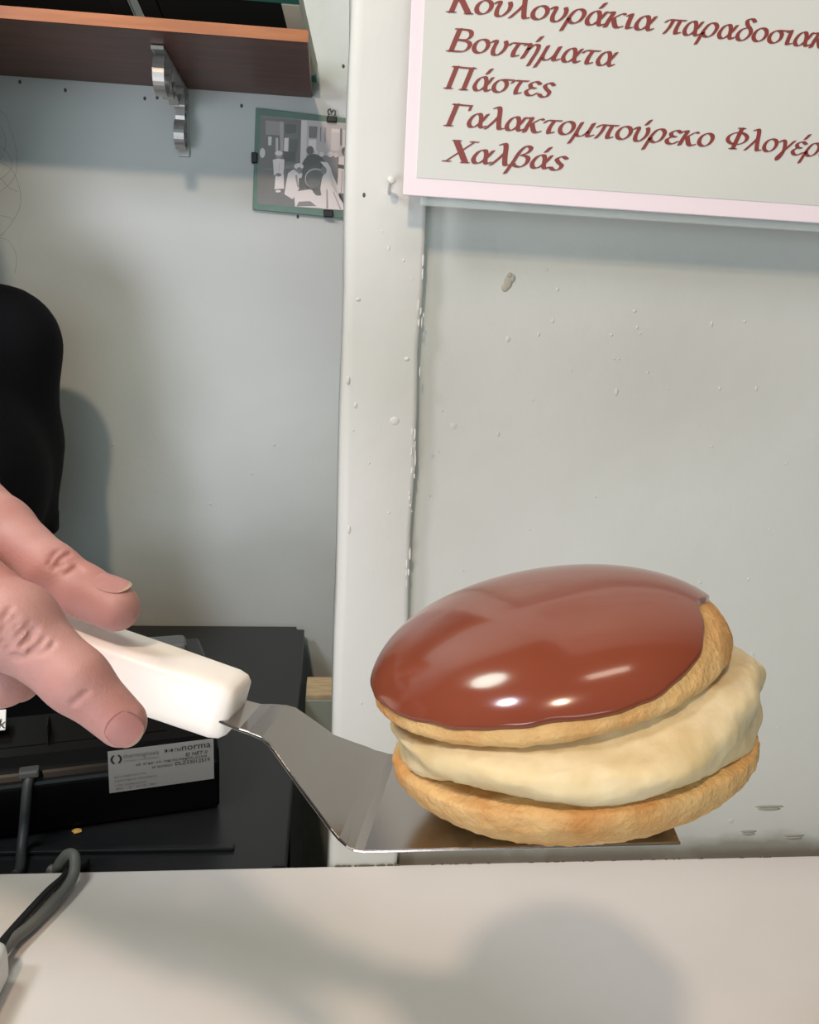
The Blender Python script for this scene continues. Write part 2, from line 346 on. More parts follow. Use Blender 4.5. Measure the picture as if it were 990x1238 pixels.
# rating label on the back face
pn = -ey; pp = c0+pn*.0022
L = [atP(x, y, pp, pn) for x, y in ((130, 909), (258, 893), (261, 941), (133, 959))]
lx = (L[1]-L[0]).normalized(); ly = (L[3]-L[0]); ly = (ly-lx*ly.dot(lx)).normalized(); lw = (L[1]-L[0]).length; lh = (L[3]-L[0]).length
bm = bmesh.new()
add_hex(bm, [L[0]+lx*a*lw+ly*b*lh+pn*c for c in (0, -.0006) for a, b in ((0, 0), (1, 0), (1, 1), (0, 1))])
lab = obj('rating_label', bm, M_sil, rg)
def text(parent, s, o, xd, yd, h, m, wid=None, shear=0, off=.0006):
    """printed text: s starting at o (baseline), x dir xd, up dir yd, letter height h"""
    cu = bpy.data.curves.new('print', 'FONT'); cu.body = s; cu.size = 1; cu.shear = shear; cu.resolution_u = 3
    t = bpy.data.objects.new('tmp', cu); COL.objects.link(t); dg = bpy.context.evaluated_depsgraph_get(); dg.update()
    me = bpy.data.meshes.new_from_object(t.evaluated_get(dg)); bpy.data.objects.remove(t)
    xs = [v.co.x for v in me.vertices] or [0, 1]; k = h/.7; kx = (wid/max(1e-6, max(xs)) if wid else k)
    n = xd.cross(yd)
    for v in me.vertices: v.co = o+xd*(v.co.x*kx)+yd*(v.co.y*k)+n*off
    return link('lettering', me, m, parent)
def LP(a, b): return L[0]+lx*a*lw+ly*b*lh
M_gink = mat('grey_ink', (92, 92, 92), rough=.6)
text(lab, 'thermognosis', LP(.14, .20), lx, -ly, .0042, M_gink, lw*.33)
text(lab, 'ΣΥΣΤΗΜΑΤΑ ΠΛΗΡΟΦΟΡΙΚΗΣ', LP(.14, .29), lx, -ly, .0014, M_gink, lw*.33)
text(lab, 'Φ/ΦΤΜ', LP(.52, .19), lx, -ly, .0030, M_ink, lw*.16)
text(lab, 'norma', LP(.685, .19), lx, -ly, .0062, M_ink, lw*.285)
text(lab, 'EJ NET II', LP(.72, .335), lx, -ly, .0032, M_ink, lw*.22, .25)
text(lab, 'ΑΡ. ΕΓΚΡ. ΥΠ. ΟΙΚΟΝΟΜΙΚΩΝ ΔΟΣΜ', LP(.25, .42), lx, -ly, .0019, M_ink, lw*.68)
text(lab, 'ΑΡ. ΜΗΤΡΩΟΥ', LP(.40, .53), lx, -ly, .0019, M_ink, lw*.2)
text(lab, 'DLZ33012519', LP(.62, .53), lx, -ly, .0034, M_ink, lw*.34)
for k, (a, b) in enumerate([(.05, .64), (.05, .74), (.05, .85), (.05, .93)]):
    text(lab, ['ΚΑΤΑΣΚΕΥΑΣΤΗΣ', 'ΣΕΙΡΙΑΚΟΣ ΑΡΙΘΜΟΣ', 'ΤΑΣΗ ΤΡΟΦΟΔΟΣΙΑΣ', 'ΕΤΟΣ'][k], LP(a, b), lx, -ly, .0014, M_gink, lw*(.3+.1*(k % 2)))
bm = bmesh.new()   # small round headset-like mark in the corner of the label
cc = LP(.075, .2)
for sgn in (-1, 1):
    ang = [math.radians(90+sgn*(25+130*i/10)) for i in range(11)]
    outer = [cc+lx*math.cos(t)*.0048-ly*math.sin(t)*.0048+pn*.0005 for t in ang]; inner = [cc+lx*math.cos(t)*.0030-ly*math.sin(t)*.0036+pn*.0005 for t in ang]
    vo = [bm.verts.new(p) for p in outer]; vi = [bm.verts.new(p) for p in inner]
    for i in range(10): bm.faces.new((vo[i], vo[i+1], vi[i+1], vi[i]))
obj('emblem', bm, M_ink, lab)
# white sticker, plug and flat cord at the back
pt = c0+pn*.0024-Vector((0, 0, 0))
K = [atP(x, y, c0+ey*.012+ez*.06, (pn*.8+ez*.6).normalized()) for x, y in ((-42, 862), (8, 858), (7, 883), (-42, 888))]
nk = (pn*.8+ez*.6).normalized(); bm = bmesh.new(); add_hex(bm, [p+nk*.0025 for p in K]+[p-nk*.0 for p in K]); bevel(bm, .0008)
stk = obj('sticker', bm, mat('white_sticker', (226, 224, 220), rough=.5), rg); stk['label'] = 'white sticker with a dark letter'
kx = (K[1]-K[0]).normalized(); ky = (K[0]-K[3]).normalized()
text(stk, 'k', K[2]+nk*.0027-kx*.0062+ky*.0015, kx, ky, .0085, M_ink, None, .2)
a = atP(35, 936, c0+pn*.006, pn); bm = bmesh.new()
PM = RM.copy(); PM.translation = a
add_box(bm, -.008, .008, -.003, .008, -.003, .004, PM); bevel(bm, .002, 2); plug = obj('plug', bm, mat('grey_plug', (70, 70, 70), rough=.4), rg)
pts = [a+Vector((0, 0, -.004)), atP(33, 952, c0+pn*.010, pn), atP(31, 975, c0+pn*.013, pn), atP(29, 1000, c0+pn*.016, pn), atZ(26, 1028, ZD+.0075), atZ(24, 1050, ZD+.0048), Vector((atZ(24, 1056, ZD).x, .613, ZD+.0048))]
tube('power_lead', pts, .0042, mat('dark_grey_cord', (52, 52, 54), rough=.5), rg, 10)

# ------------------------------------------------------------------ white device on the counter and its cables
dev = thing('card_terminal', 'white rounded device at the left edge of the counter, cables running from it', 'device', Vector((-.30, .455, ZC)))
e1 = atZ(6, 1170, ZC+.02); bm = bmesh.new(); add_box(bm, e1.x-.12, e1.x, .33, e1.y+.012, ZC+.003, ZC+.034); bevel(bm, .010, 4)
obj('casing', bm, mat('white_plastic', (225, 224, 220), rough=.35), dev, True)
bm = bmesh.new(); add_box(bm, e1.x-.115, e1.x-.004, .335, e1.y+.007, ZC, ZC+.006); obj('base', bm, mat('pale_grey_plastic', (178, 180, 180), rough=.4), dev)
zc_ = ZC+.006
def on(x, y, h): return atZ(x, y, ZC+h)
cb = [Vector((e1.x-.012, e1.y-.012, ZC+.012)), on(6, 1146, .010), on(38, 1118, .007), on(70, 1086, .007), on(88, 1060, .010)]
top = atY(90, 1036, .598); cb += [top, atY(81, 1033, .606), atY(71, 1046, .6115), Vector((atY(68, 1060, .612).x, .6135, ZC-.006)), Vector((atY(60, 1100, .612).x, .618, ZD+.006))]
tag(tube('cable', cb, .0042, mat('grey_cable', (104, 103, 100), rough=.5), None, 14), 'thick grey cable looping over the back edge of the counter', 'cable')
cb = [Vector((e1.x-.012, e1.y-.002, ZC+.022)), on(3, 1139, .014), on(30, 1108, .006), on(58, 1078, .0036), on(76, 1062, .0036), Vector((on(86, 1054, 0).x, .6085, ZC+.0025)), Vector((on(92, 1050, 0).x, .616, ZC-.004)), Vector((on(96, 1049, 0).x, .63, ZD+.004))]
tag(tube('cord', cb, .0031, mat('black_cord', (30, 30, 31), rough=.45), None, 12), 'thin black cord running under the grey cable on the counter', 'cord')

# ------------------------------------------------------------------ shelf, bracket, framed pictures on it
M_wood = mat('shelf_varnished_wood_shaded', (92, 54, 42), rough=.4, spec=.4, rgb2=(108, 64, 48), vscale=9, stretch=(1, 9, 9), bump=.05, bscale=30)  # dark tone paints in the shade on the board's underside
zu = atY(200, 106, YB).z; yf = atZ(200, 38, zu).y; xe = (atZ(371, 49, zu).x+atZ(378, 116, zu).x)/2
th = atY(200, 23, yf).z-zu
print('shelf', zu, yf, xe, th)
sh = thing('wall_shelf', 'varnished brown wooden shelf on the recessed wall with a silver scroll bracket', 'shelf', (xe-.5, (yf+YB)/2, zu))
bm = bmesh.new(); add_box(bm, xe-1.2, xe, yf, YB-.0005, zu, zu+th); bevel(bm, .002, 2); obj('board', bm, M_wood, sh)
bm = bmesh.new(); add_box(bm, xe-1.2, xe, yf-.0012, yf-.0001, zu, zu+th); es = obj('lit_edge', bm, mat('shelf_wood_lit', (142, 78, 36), rough=.4, rgb2=(166, 98, 50), vscale=9, stretch=(1, 9, 9)), sh); es['label'] = 'orange brown front edge with its lit tone painted in'  # thin lighter sheet paints the light falling on the board's front edge
M_silv = mat('silver_paint', (178, 176, 172), rough=.38, metal=.55)
br_x = atY(222, 115, YB).x
br = bpy.data.objects.new('bracket', None)
def strip(bm, P, w, t, xc):
    """flat bar bent along P (y,z) points, width w across X, thickness t"""
    P = [Vector((0, p[0], p[1])) for p in P]; prev = None
    for i, p in enumerate(P):
        tg = (P[min(i+1, len(P)-1)]-P[max(i-1, 0)]).normalized(); nn = Vector((0, -tg.z, tg.y))
        ring = [bm.verts.new((xc+sx*w/2, (p+nn*s*t/2).y, (p+nn*s*t/2).z)) for sx, s in ((-1, -1), (1, -1), (1, 1), (-1, 1))]
        if prev:
            for k in range(4): bm.faces.new((prev[k], prev[(k+1) % 4], ring[(k+1) % 4], ring[k]))
        else: bm.faces.new(ring)
        prev = ring
    bm.faces.new(prev[::-1])
zb = atY(222, 190, YB).z; yfb = atZ(196, 52, zu).y
bm = bmesh.new(); strip(bm, [(YB-.004, zb), (YB-.004, zu-.012), (YB-.012, zu-.004), (yfb+.006, zu-.003)], .014, .004, br_x)
bracket = obj('bracket', bm, M_silv, sh); bracket['label'] = 'silver painted scroll bracket'
def scroll(cy, cz, r, a0, a1, inner=.45, n=26): return [(cy+(r*(1-(1-inner)*i/n))*math.cos(a0+(a1-a0)*i/n), cz+(r*(1-(1-inner)*i/n))*math.sin(a0+(a1-a0)*i/n)) for i in range(n+1)]
bm = bmesh.new(); hh = zu-zb; dd = YB-yfb; pi = math.pi
strip(bm, scroll(yfb+.030, zu-.030, .024, pi*.5, pi*.5+pi*1.75), .013, .0035, br_x)
strip(bm, scroll(yfb+.072, zu-.026, .019, pi*.55, pi*.55+pi*1.7), .013, .0035, br_x)
strip(bm, [(yfb+.09, zu-.03), (yfb+.11, zu-.036), (YB-.05, zu-.022), (YB-.03, zu-.012), (YB-.03, zu-.04), (YB-.024, zu-.06), (YB-.034, zu-.075)], .012, .0035, br_x)
strip(bm, scroll(YB-.025, zb+.062, .019, pi*.9, pi*.9-pi*1.75), .013, .0035, br_x)
strip(bm, scroll(YB-.025, zb+.020, .020, pi*.5, pi*.5+pi*1.75), .013, .0035, br_x)
obj('scroll', bm, M_silv, bracket)
for z in (zu-.035, zb+.012):
    bm = bmesh.new(); blob(bm, Vector((br_x, YB-.0065, z)), .0035, .0035, .0014); obj('screw', bm, M_hole, bracket, True)
M_dark = mat('dark_green_glass', (24, 32, 32), rough=.12, spec=.35)
M_teal = mat('teal_frame_edge', (44, 108, 96), rough=.35)
M_beige = mat('beige_frame_side', (190, 186, 166), rough=.6)
zt = zu+th
def leaning(xl, xr, label, sidem):
    """picture leaning out from the wall; xl/xr = x of its foot, tilts sideways a little"""
    fy = YB-.012
    B0 = Vector((xl, fy, zt)); B1 = Vector((xr, fy, zt))
    T1 = atY(362, -6, YB-.115) - atY(384, 92, fy); sc = 1.06
    r = thing('picture_frame', label, 'picture frame', (B0+B1)/2, 'picture frames on the wall shelf')
    U = T1*sc; n = Vector((1, 0, 0)).cross(U).normalized()*-1   # towards the room and downwards
    if n.y > 0: n = -n
    tk = .03
    def pt(a, b, c): return B0+(B1-B0)*a+U*b+n*c
    o = n*0
    w = (B1-B0).length; e = .022/w; f = .012/U.length
    lift = max(0.0, -(n.z*tk))
    def slab(nm, a0, a1, b0, b1, c0_, c1_, m, par):
        bm = bmesh.new(); add_hex(bm, [pt(a, b, c)+Vector((0, 0, lift)) for c in (c0_, c1_) for a, b in ((a0, b0), (a1, b0), (a1, b1), (a0, b1))]); bevel(bm, .001, 1)
        return obj(nm, bm, m, par)
    slab('backing', 0, 1, 0, 1, 0, tk*.8, sidem, r)
    slab('glazing', e, 1-e, f, 1-f, tk*.8, tk*.9, M_dark, r)
    slab('rail', 0, 1, 0, f, tk*.8, tk, M_teal, r); slab('rail', 0, 1, 1-f, 1, tk*.8, tk, M_teal, r)
    slab('stile', 0, e, f, 1-f, tk*.8, tk, M_dark, r); slab('stile', 1-e, 1, f, 1-f, tk*.8, tk, sidem, r)
xa = atY(384, 92, YB-.012).x
leaning(xa-.192, xa, 'dark green glazed picture frame with pale side leaning at the right end of the shelf', M_beige)
leaning(xa-.60, xa-.204, 'dark glazed picture frame at the far left end of the shelf', M_dark)

# ------------------------------------------------------------------ clip-framed photograph on the recessed wall
Yq = YB-.006
pc = thing('wall_picture', 'black and white photograph of kitchen workers on a green mount, clipped under glass', 'picture', atY(365, 258, YB))
def quadslab(name, px, Y, t, m, par, bev=0):
    P = [atY(x, y, Y) for x, y in px]; bm = bmesh.new(); add_hex(bm, P+[p+Vector((0, t, 0)) for p in P])
    if bev: bevel(bm, bev, 1)
    return obj(name, bm, m, par)
M_mount = mat('green_mount', (58, 112, 92), rough=.35, spec=.5, rgb2=(52, 102, 86), vscale=30)
mount = quadslab('mount', ((309, 130), (473, 149), (468, 269), (305, 253)), Yq, .0055, M_mount, pc, .0006)
grays = {}
def gm(v):
    if v not in grays: u = max(30, min(252, int((v-125)*1.22+136))); grays[v] = mat('photo_grey', (u, int(u*.955), int(u*.96)), rough=.35)
    return grays[v]
ell = lambda x, y, a, b, n=16: [(x+a*math.cos(2*pi*i/n), y+b*math.sin(2*pi*i/n)) for i in range(n)]
P_ = [([(165, 262), (1180, 350), (1150, 1050), (140, 965)], 122), ([(165, 270), (490, 300), (480, 640), (150, 700)], 104), ([(490, 295), (1000, 335), (980, 600), (490, 580)], 186),
      ([(140, 700), (480, 680), (860, 740), (1150, 770), (1150, 1050), (140, 965)], 106), ([(490, 300), (535, 303), (530, 640), (480, 650)], 208), ([(205, 300), (350, 315), (350, 420), (205, 415)], 140),
      ([(225, 430), (255, 430), (250, 500), (225, 500)], 205), ([(285, 440), (305, 440), (305, 545), (285, 545)], 190), ([(355, 440), (390, 440), (385, 550), (350, 545)], 218), ([(318, 310), (350, 312), (345, 545), (322, 545)], 165),
      ([(360, 330), (450, 335), (445, 400), (360, 410)], 78), ([(392, 450), (460, 450), (455, 560), (390, 555)], 88), ([(350, 548), (445, 552), (440, 630), (350, 628)], 70),
      ([(550, 345), (620, 350), (612, 445), (550, 440)], 112), ([(640, 355), (650, 355), (648, 470), (640, 470)], 130), ([(670, 355), (690, 360), (685, 480), (672, 480)], 150), ([(730, 365), (800, 370), (798, 400), (730, 395)], 225),
      ([(800, 365), (815, 366), (812, 500), (800, 500)], 96), ([(730, 395), (800, 400), (795, 540), (725, 540)], 205), ([(820, 375), (885, 380), (880, 520), (820, 520)], 212), ([(550, 455), (610, 455), (605, 545), (545, 545)], 222),
      ([(530, 575), (780, 585), (780, 690), (530, 680)], 128), (ell(560, 540, 30, 36), 92), (ell(650, 572, 20, 20), 214), (ell(720, 572, 24, 22), 220), (ell(765, 577, 18, 20), 205), (ell(610, 560, 12, 22), 212),
      (ell(180, 560, 22, 40), 200), (ell(590, 720, 108, 152, 24), 66), (ell(605, 765, 88, 82, 24), 190), (ell(606, 770, 82, 77, 24), 88), (ell(590, 800, 50, 36), 104),
      (ell(310, 575, 28, 33), 150), (ell(310, 562, 31, 20), 238), ([(262, 615), (300, 605), (355, 612), (352, 690), (345, 735), (270, 735), (268, 680)], 236), ([(285, 730), (350, 730), (352, 845), (275, 850)], 228), (ell(305, 866, 22, 10), 226), (ell(308, 735, 24, 14), 120), ([(312, 640), (318, 640), (314, 715), (309, 715)], 190),
      (ell(470, 668, 38, 26), 238), (ell(474, 702, 24, 28), 128), ([(385, 720), (430, 690), (470, 725), (500, 722), (470, 850), (420, 930), (355, 890), (370, 790)], 234), ([(440, 740), (455, 735), (470, 830), (458, 835)], 150), ([(470, 760), (520, 760), (510, 850), (470, 840)], 74),
      ([(430, 870), (560, 850), (660, 905), (670, 1003), (440, 988)], 240), ([(470, 950), (560, 945), (610, 985), (450, 986)], 122),
      ([(640, 628), (700, 636), (730, 690), (725, 810), (860, 1018), (650, 1005), (640, 850), (655, 760), (690, 690)], 236), (ell(668, 700, 24, 32), 126), ([(690, 850), (700, 850), (705, 1005), (690, 1005)], 150), ([(740, 870), (748, 865), (810, 1010), (798, 1010)], 170), ([(580, 870), (640, 840), (650, 900), (610, 900)], 90),
      (ell(838, 548, 27, 34), 80), (ell(846, 560, 16, 20), 150), ([(790, 590), (880, 590), (900, 640), (885, 690), (785, 665)], 226), ([(785, 680), (880, 690), (850, 885), (775, 880)], 230), ([(780, 650), (880, 665), (880, 700), (785, 680)], 72), ([(815, 700), (822, 700), (812, 880), (804, 880)], 170)]
bm = bmesh.new(); mats = []; 
for i, (pl, v) in enumerate(P_):
    mm = gm(v)
    if mm not in mats: mats.append(mm)
    vs = [bm.verts.new(atY(290+x/6.6, 100+y/6.6, Yq-.0004-i*.00002)) for x, y in pl]
    f = bm.faces.new(vs); f.material_index = mats.index(mm)
bmesh.ops.triangulate(bm, faces=bm.faces)
ph = obj('photograph', bm, mats, pc); ph['label'] = 'faded black and white photograph'
M_glass = mat('picture_glass', (250, 255, 252), rough=.04); M_glass.node_tree.nodes['Principled BSDF'].inputs['Alpha'].default_value = .06
quadslab('glass', ((309, 130), (473, 149), (468, 269), (305, 253)), Yq-.0042, .0016, M_glass, pc)
M_clip = mat('clip_black', (20, 20, 21), rough=.4)
for cx, cy, w, h in ((307.5, 190, 7.5, 13), (401, 143.5, 12, 7), (397, 257.5, 12, 8.5)):
    cl = quadslab('binder_clip', ((cx-w/2, cy-h/2), (cx+w/2, cy-h/2+.8), (cx+w/2, cy+h/2+.8), (cx-w/2, cy+h/2)), Yq-.0062, .0115, M_clip, pc, .001)
    if cy < 150:
        loop = [(397.5, 139), (396.5, 134), (399, 132), (401, 136), (403, 133), (405.5, 135), (404.5, 140)]
        tube('wire_handle', [atY(x, y, Yq-.003) for x, y in loop], .0009, mat('steel_wire', (90, 90, 90), rough=.3, metal=.8), cl, 8, 5)

# ------------------------------------------------------------------ menu sign with Greek lettering
YS = YT-.021
s0 = atY(487, 236, YS); sx = (atY(990, 270, YS)-s0).normalized(); sz = Vector((-sx.z, 0, sx.x)); sn = Vector((0, -1, 0))
sg = thing('menu_sign', 'pale menu sign with dark red Greek lettering and pinkish white border', 'sign', s0+sx*.2)
def SP(a, b, c=0): return s0+sx*a+sz*b+sn*c
def sslab(name, a0, a1, b0, b1, c0_, c1_, m, bev=0):
    bm = bmesh.new(); add_hex(bm, [SP(a, b, c) for c in (c1_, c0_) for a, b in ((a0, b0), (a1, b0), (a1, b1), (a0, b1))])
    if bev: bevel(bm, bev, 1)
    return obj(name, bm, m, sg)
SWd, SHt = .62, .42
M_bord = mat('sign_border', (232, 216, 220), rough=.3); M_field = mat('sign_field', (206, 205, 197), rough=.3, rgb2=(200, 200, 193), vscale=4)
M_acr = mat('clear_acrylic', (205, 215, 212), rough=.05); M_acr.node_tree.nodes['Principled BSDF'].inputs['Alpha'].default_value = .30
sslab('backing_sheet', .012, SWd-.004, -.0055, SHt, -.0035, -.0008, M_acr, .0004)
sslab('border', 0, SWd, 0, SHt, -.0006, .0012, M_bord, .0004)
fd = (atY(503, 215, YS)-s0); fa, fb = fd.dot(sx), fd.dot(sz)
field = sslab('printed_field', fa, SWd-fa, fb, SHt-fb, .0010, .0016, M_field)
# standoffs that carry the sign on the trim and the panel
for a in (.02, .3, .58):
    for b in (.03, .38):
        bm = bmesh.new(); q = SP(a, b, 0); add_tube(bm, [Vector((q.x, (YT if a < .05 and b < 1 and q.x < XR else YW)-.0002, q.z)), Vector((q.x, YS+.001, q.z))], .004, 12); obj('standoff', bm, M_acr, sg)
ac = ('s', [(.52, 1.18), (.64, 1.5)], 1.1)
def el(x, y, a, b): return ('c', [(x+a*math.cos(2*pi*i/10+.3), y+b*math.sin(2*pi*i/10+.3)) for i in range(10)])
stem = lambda x, h=1.45: [('s', [(x, h), (x, 0)], 1.25), ('s', [(x-.2, h), (x+.2, h)], .7), ('s', [(x-.2, 0), (x+.2, 0)], .7)]
G = {
 'ο': (.90, [el(.43, .5, .34, .45)]), 'υ': (.92, [('s', [(.0, .82), (.12, .96), (.22, .85), (.2, .4), (.3, .06), (.55, .05), (.75, .4), (.76, .75), (.66, .97)])]),
 'λ': (.95, [('s', [(.1, 1.42), (.25, 1.5), (.38, 1.3), (.55, .6), (.72, .08), (.9, .08)], 1.1), ('s', [(.48, .95), (.3, .5), (.05, 0)])]),
 'ρ': (.92, [('s', [(.0, -.5), (.06, 0), (.12, .45), (.28, .88), (.56, .96), (.76, .7), (.7, .25), (.45, .03), (.2, .12), (.12, .3)])]),
 'α': (1.03, [('s', [(.88, .95), (.74, .5), (.52, .1), (.26, .04), (.1, .35), (.2, .8), (.45, .96), (.62, .7), (.72, .2), (.85, .04), (.98, .15)])]),
 'κ': (.95, [('s', [(.02, .95), (.2, .95), (.14, .5), (.1, 0)], 1.15), ('s', [(.82, .9), (.66, .94), (.2, .48)], .8), ('s', [(.32, .58), (.55, .12), (.72, .02), (.88, .1)], 1.1)]),
 'ι': (.52, [('s', [(.05, .85), (.18, .95), (.2, .4), (.26, .06), (.44, .1)], 1.1)]),
 'π': (1.08, [('s', [(.0, .74), (.15, .9), (.5, .92), (1.02, .94)], .9), ('s', [(.36, .9), (.3, .4), (.16, .0)]), ('s', [(.74, .9), (.7, .3), (.78, .05), (.95, .12)], 1.1)]),
 'δ': (.9, [('s', [(.75, 1.3), (.55, 1.48), (.3, 1.38), (.4, 1.08), (.7, .75), (.76, .4), (.55, .05), (.27, .04), (.1, .35), (.2, .72), (.48, .88)])]),
 'σ': (.98, [el(.42, .46, .33, .42), ('s', [(.45, .9), (.98, .92)], .9)]),
 'ν': (.86, [('s', [(.02, .9), (.16, .93), (.24, .5), (.28, .04)], 1.1), ('s', [(.28, .04), (.62, .4), (.74, .95)], .8)]),
 'τ': (.82, [('s', [(.0, .74), (.12, .9), (.4, .92), (.8, .94)], .9), ('s', [(.45, .9), (.36, .4), (.42, .06), (.62, .12)], 1.1)]),
 'η': (.95, [('s', [(.0, .85), (.14, .96), (.22, .85), (.18, .4), (.1, 0)], 1.1), ('s', [(.18, .5), (.42, .92), (.66, .9), (.7, .55), (.62, 0), (.56, -.45)])]),
 'μ': (1.1, [('s', [(-.02, -.5), (.08, 0), (.2, .95)]), ('s', [(.13, .4), (.2, .06), (.45, .04), (.7, .35), (.82, .95)], .9), ('s', [(.82, .95), (.74, .2), (.85, .05), (1.02, .15)], 1.1)]),
 'ς': (.76, [('s', [(.66, .82), (.42, .97), (.18, .78), (.32, .55), (.56, .34), (.5, .06), (.25, 0), (.05, .16)])]),
 'ε': (.8, [('s', [(.7, .82), (.45, .97), (.18, .8), (.28, .56), (.5, .52)]), ('s', [(.34, .54), (.1, .3), (.25, .05), (.5, .03), (.7, .2)])]),
 'γ': (.88, [('s', [(.0, .8), (.15, .95), (.32, .78), (.44, .3), (.42, -.15), (.32, -.46), (.24, -.25), (.42, .15), (.82, .95)])]),
 'β': (.95, [('s', [(-.04, -.5), (.1, .3), (.2, 1.05), (.4, 1.46), (.66, 1.36), (.62, 1.05), (.36, .84)]), ('s', [(.36, .84), (.7, .72), (.78, .35), (.58, .03), (.26, .06), (.14, .2)])]),
 'Κ': (1.3, stem(.28)+[('s', [(1.08, 1.42), (.32, .66)], .8), ('s', [(.52, .84), (1.12, .0)], 1.25), ('s', [(.92, 1.44), (1.25, 1.44)], .7), ('s', [(.95, 0), (1.3, 0)], .7)]),
 'Β': (1.25, stem(.28)+[('s', [(.28, 1.45), (.8, 1.42), (.97, 1.1), (.8, .82), (.3, .76)]), ('s', [(.3, .76), (.95, .7), (1.1, .38), (.9, .05), (.28, 0)])]),
 'Π': (1.5, stem(.28)+stem(1.1)+[('s', [(.2, 1.43), (1.2, 1.43)], .9)]),
 'Γ': (1.15, stem(.28)+[('s', [(.2, 1.43), (1.02, 1.43), ], .9), ('s', [(1.02, 1.45), (1.02, 1.12)], .7)]),
 'Χ': (1.3, [('s', [(.22, 1.42), (1.08, .02)], 1.3), ('s', [(1.1, 1.42), (.15, .02)], .75), ('s', [(.05, 1.44), (.42, 1.44)], .7), ('s', [(.92, 1.44), (1.28, 1.44)], .7), ('s', [(0, 0), (.35, 0)], .7), ('s', [(.9, 0), (1.26, 0)], .7)]),
 'Φ': (1.35, stem(.65)+[el(.65, .73, .56, .42)]),
}
for k, b in (('ά', 'α'), ('ή', 'η'), ('έ', 'ε'), ('ύ', 'υ')): G[k] = (G[b][0], G[b][1]+[ac])
def width(s): return sum(.42 if c == ' ' else G[c][0] for c in s)
M_red = mat('dark_red_lettering', (128, 58, 52), rough=.45)
def greek(s, p0, p1, ref, hy):
    """s set on the sign; baseline from pixel p0; ref (prefix) ends at pixel p1"""
    a = atY(*p0, YS)-s0; b = atY(*p1, YS)-s0
    A = Vector((a.dot(sx), a.dot(sz))); Bv = Vector((b.dot(sx), b.dot(sz))); d = (Bv-A)
    kx = d.length/width(ref); xd = d.normalized(); yd = Vector((-xd.y, xd.x)); ky = hy
    nh = 0; bm = bmesh.new(); pen = 0; nib = [(.115*math.cos(t)*math.cos(.45)-.038*math.sin(t)*math.sin(.45), .115*math.cos(t)*math.sin(.45)+.038*math.sin(t)*math.cos(.45)) for t in [2*pi*i/10 for i in range(10)]]
    def place(x, y, c=0): q = A+xd*((pen+x+y*.27)*kx)+yd*(y*ky); return SP(q.x, q.y, .0019+c)
    for ch in s:
        if ch == ' ': pen += .42; continue
        adv, st = G[ch]
        for t in st:
            wgt = t[2] if len(t) > 2 else 1
            pts = catmull([Vector((x, y, 0)) for x, y in t[1]], 5, t[0] == 'c')
            if t[0] == 'c': pts.append(pts[0])
            for q0, q1 in zip(pts, pts[1:]):
                hull = [(q.x+x*wgt, q.y+y*wgt) for q in (q0, q1) for x, y in nib]
                hull = sorted(set(hull)); lo = []; hi = []
                for h in hull:
                    while len(lo) > 1 and (lo[-1][0]-lo[-2][0])*(h[1]-lo[-2][1])-(lo[-1][1]-lo[-2][1])*(h[0]-lo[-2][0]) <= 0: lo.pop()
                    lo.append(h)
                for h in hull[::-1]:
                    while len(hi) > 1 and (hi[-1][0]-hi[-2][0])*(h[1]-hi[-2][1])-(hi[-1][1]-hi[-2][1])*(h[0]-hi[-2][0]) <= 0: hi.pop()
                    hi.append(h)
                poly = lo[:-1]+hi[:-1]
                nh = (nh+1) % 9
                if len(poly) > 2: bm.faces.new([bm.verts.new(place(x, y, nh*.00001)) for x, y in poly])
        pen += adv
    obj('lettering', bm, M_red, field, fix=False)
HY = .0092
greek('Κουλουράκια', (538, 15), (787, 39), 'Κουλουράκια', HY)
greek('παραδοσιακά', (798, 41), (976, 58), 'παραδοσια', HY)
greek('Βουτήματα', (538, 62), (740, 82), 'Βουτήματα', HY)
greek('Πάστες', (535, 107), (665, 119), 'Πάστες', HY)
greek('Γαλακτομπούρεκο', (535, 152), (858, 179), 'Γαλακτομπούρεκο', HY)
greek('Φλογέρες', (871, 179), (968, 189), 'Φλογέ', HY)
greek('Χαλβάς', (535, 195), (680, 207), 'Χαλβάς', HY)

# ------------------------------------------------------------------ cake server
FLp, FRp = (437, 1028), (823, 1018)
ww = ray(612, 520).normalized()
uu = (ray(*FLp).cross(ray(*FRp))).cross(ww).normalized()
if uu.dot(rt) < 0: uu = -uu
nn = uu.cross(ww).normalized()
if nn.z < 0: nn = -nn
FL = at(FLp[0], FLp[1], .245)
def inplane(px, py, w): p = atP(px, py, FL+ww*w, ww); d = p-FL; return d.dot(uu), d.dot(nn)
# width from the back corner pixel
best = min((abs(proj(FL+ww*(s*.0005))[1]-912), s) for s in range(40, 240)); WB = best[1]*.0005
LB = inplane(*FRp, 0)[0]
print('blade', WB, LB, 'w', ww, 'u', uu, 'n', nn)
def BPt(u, w, n): return FL+uu*u+ww*w+nn*n
st = [(289, 881, .33), (300, 884.5, .31), (316, 891, .285), (325, 898, .265), (333, 908, .25), (350, 932, .21), (366, 955, .175), (383, 978, .115), (400, 1001, .055), (410, 1013, .03), (419, 1021, .01), (428, 1026, .003), (440, 1028, 0)]
prof = []
for x, y, w in st:
    u, n = inplane(x, y, w*WB); prof.append((u, n, w*WB, WB-w*WB))
_a, _b = inplane(60, 777, WB*.5), inplane(283, 852, WB*.5); _d = Vector((_a[0]-_b[0], _a[1]-_b[1])).normalized()*.012
prof.insert(0, (prof[0][0]+_d.x, prof[0][1]+_d.y, WB*.36, WB*.64))
prof += [(prof[-1][0]+(LB-prof[-1][0])*k/10, prof[-1][1]*(1-k/10), 0, WB) for k in range(1, 11)]
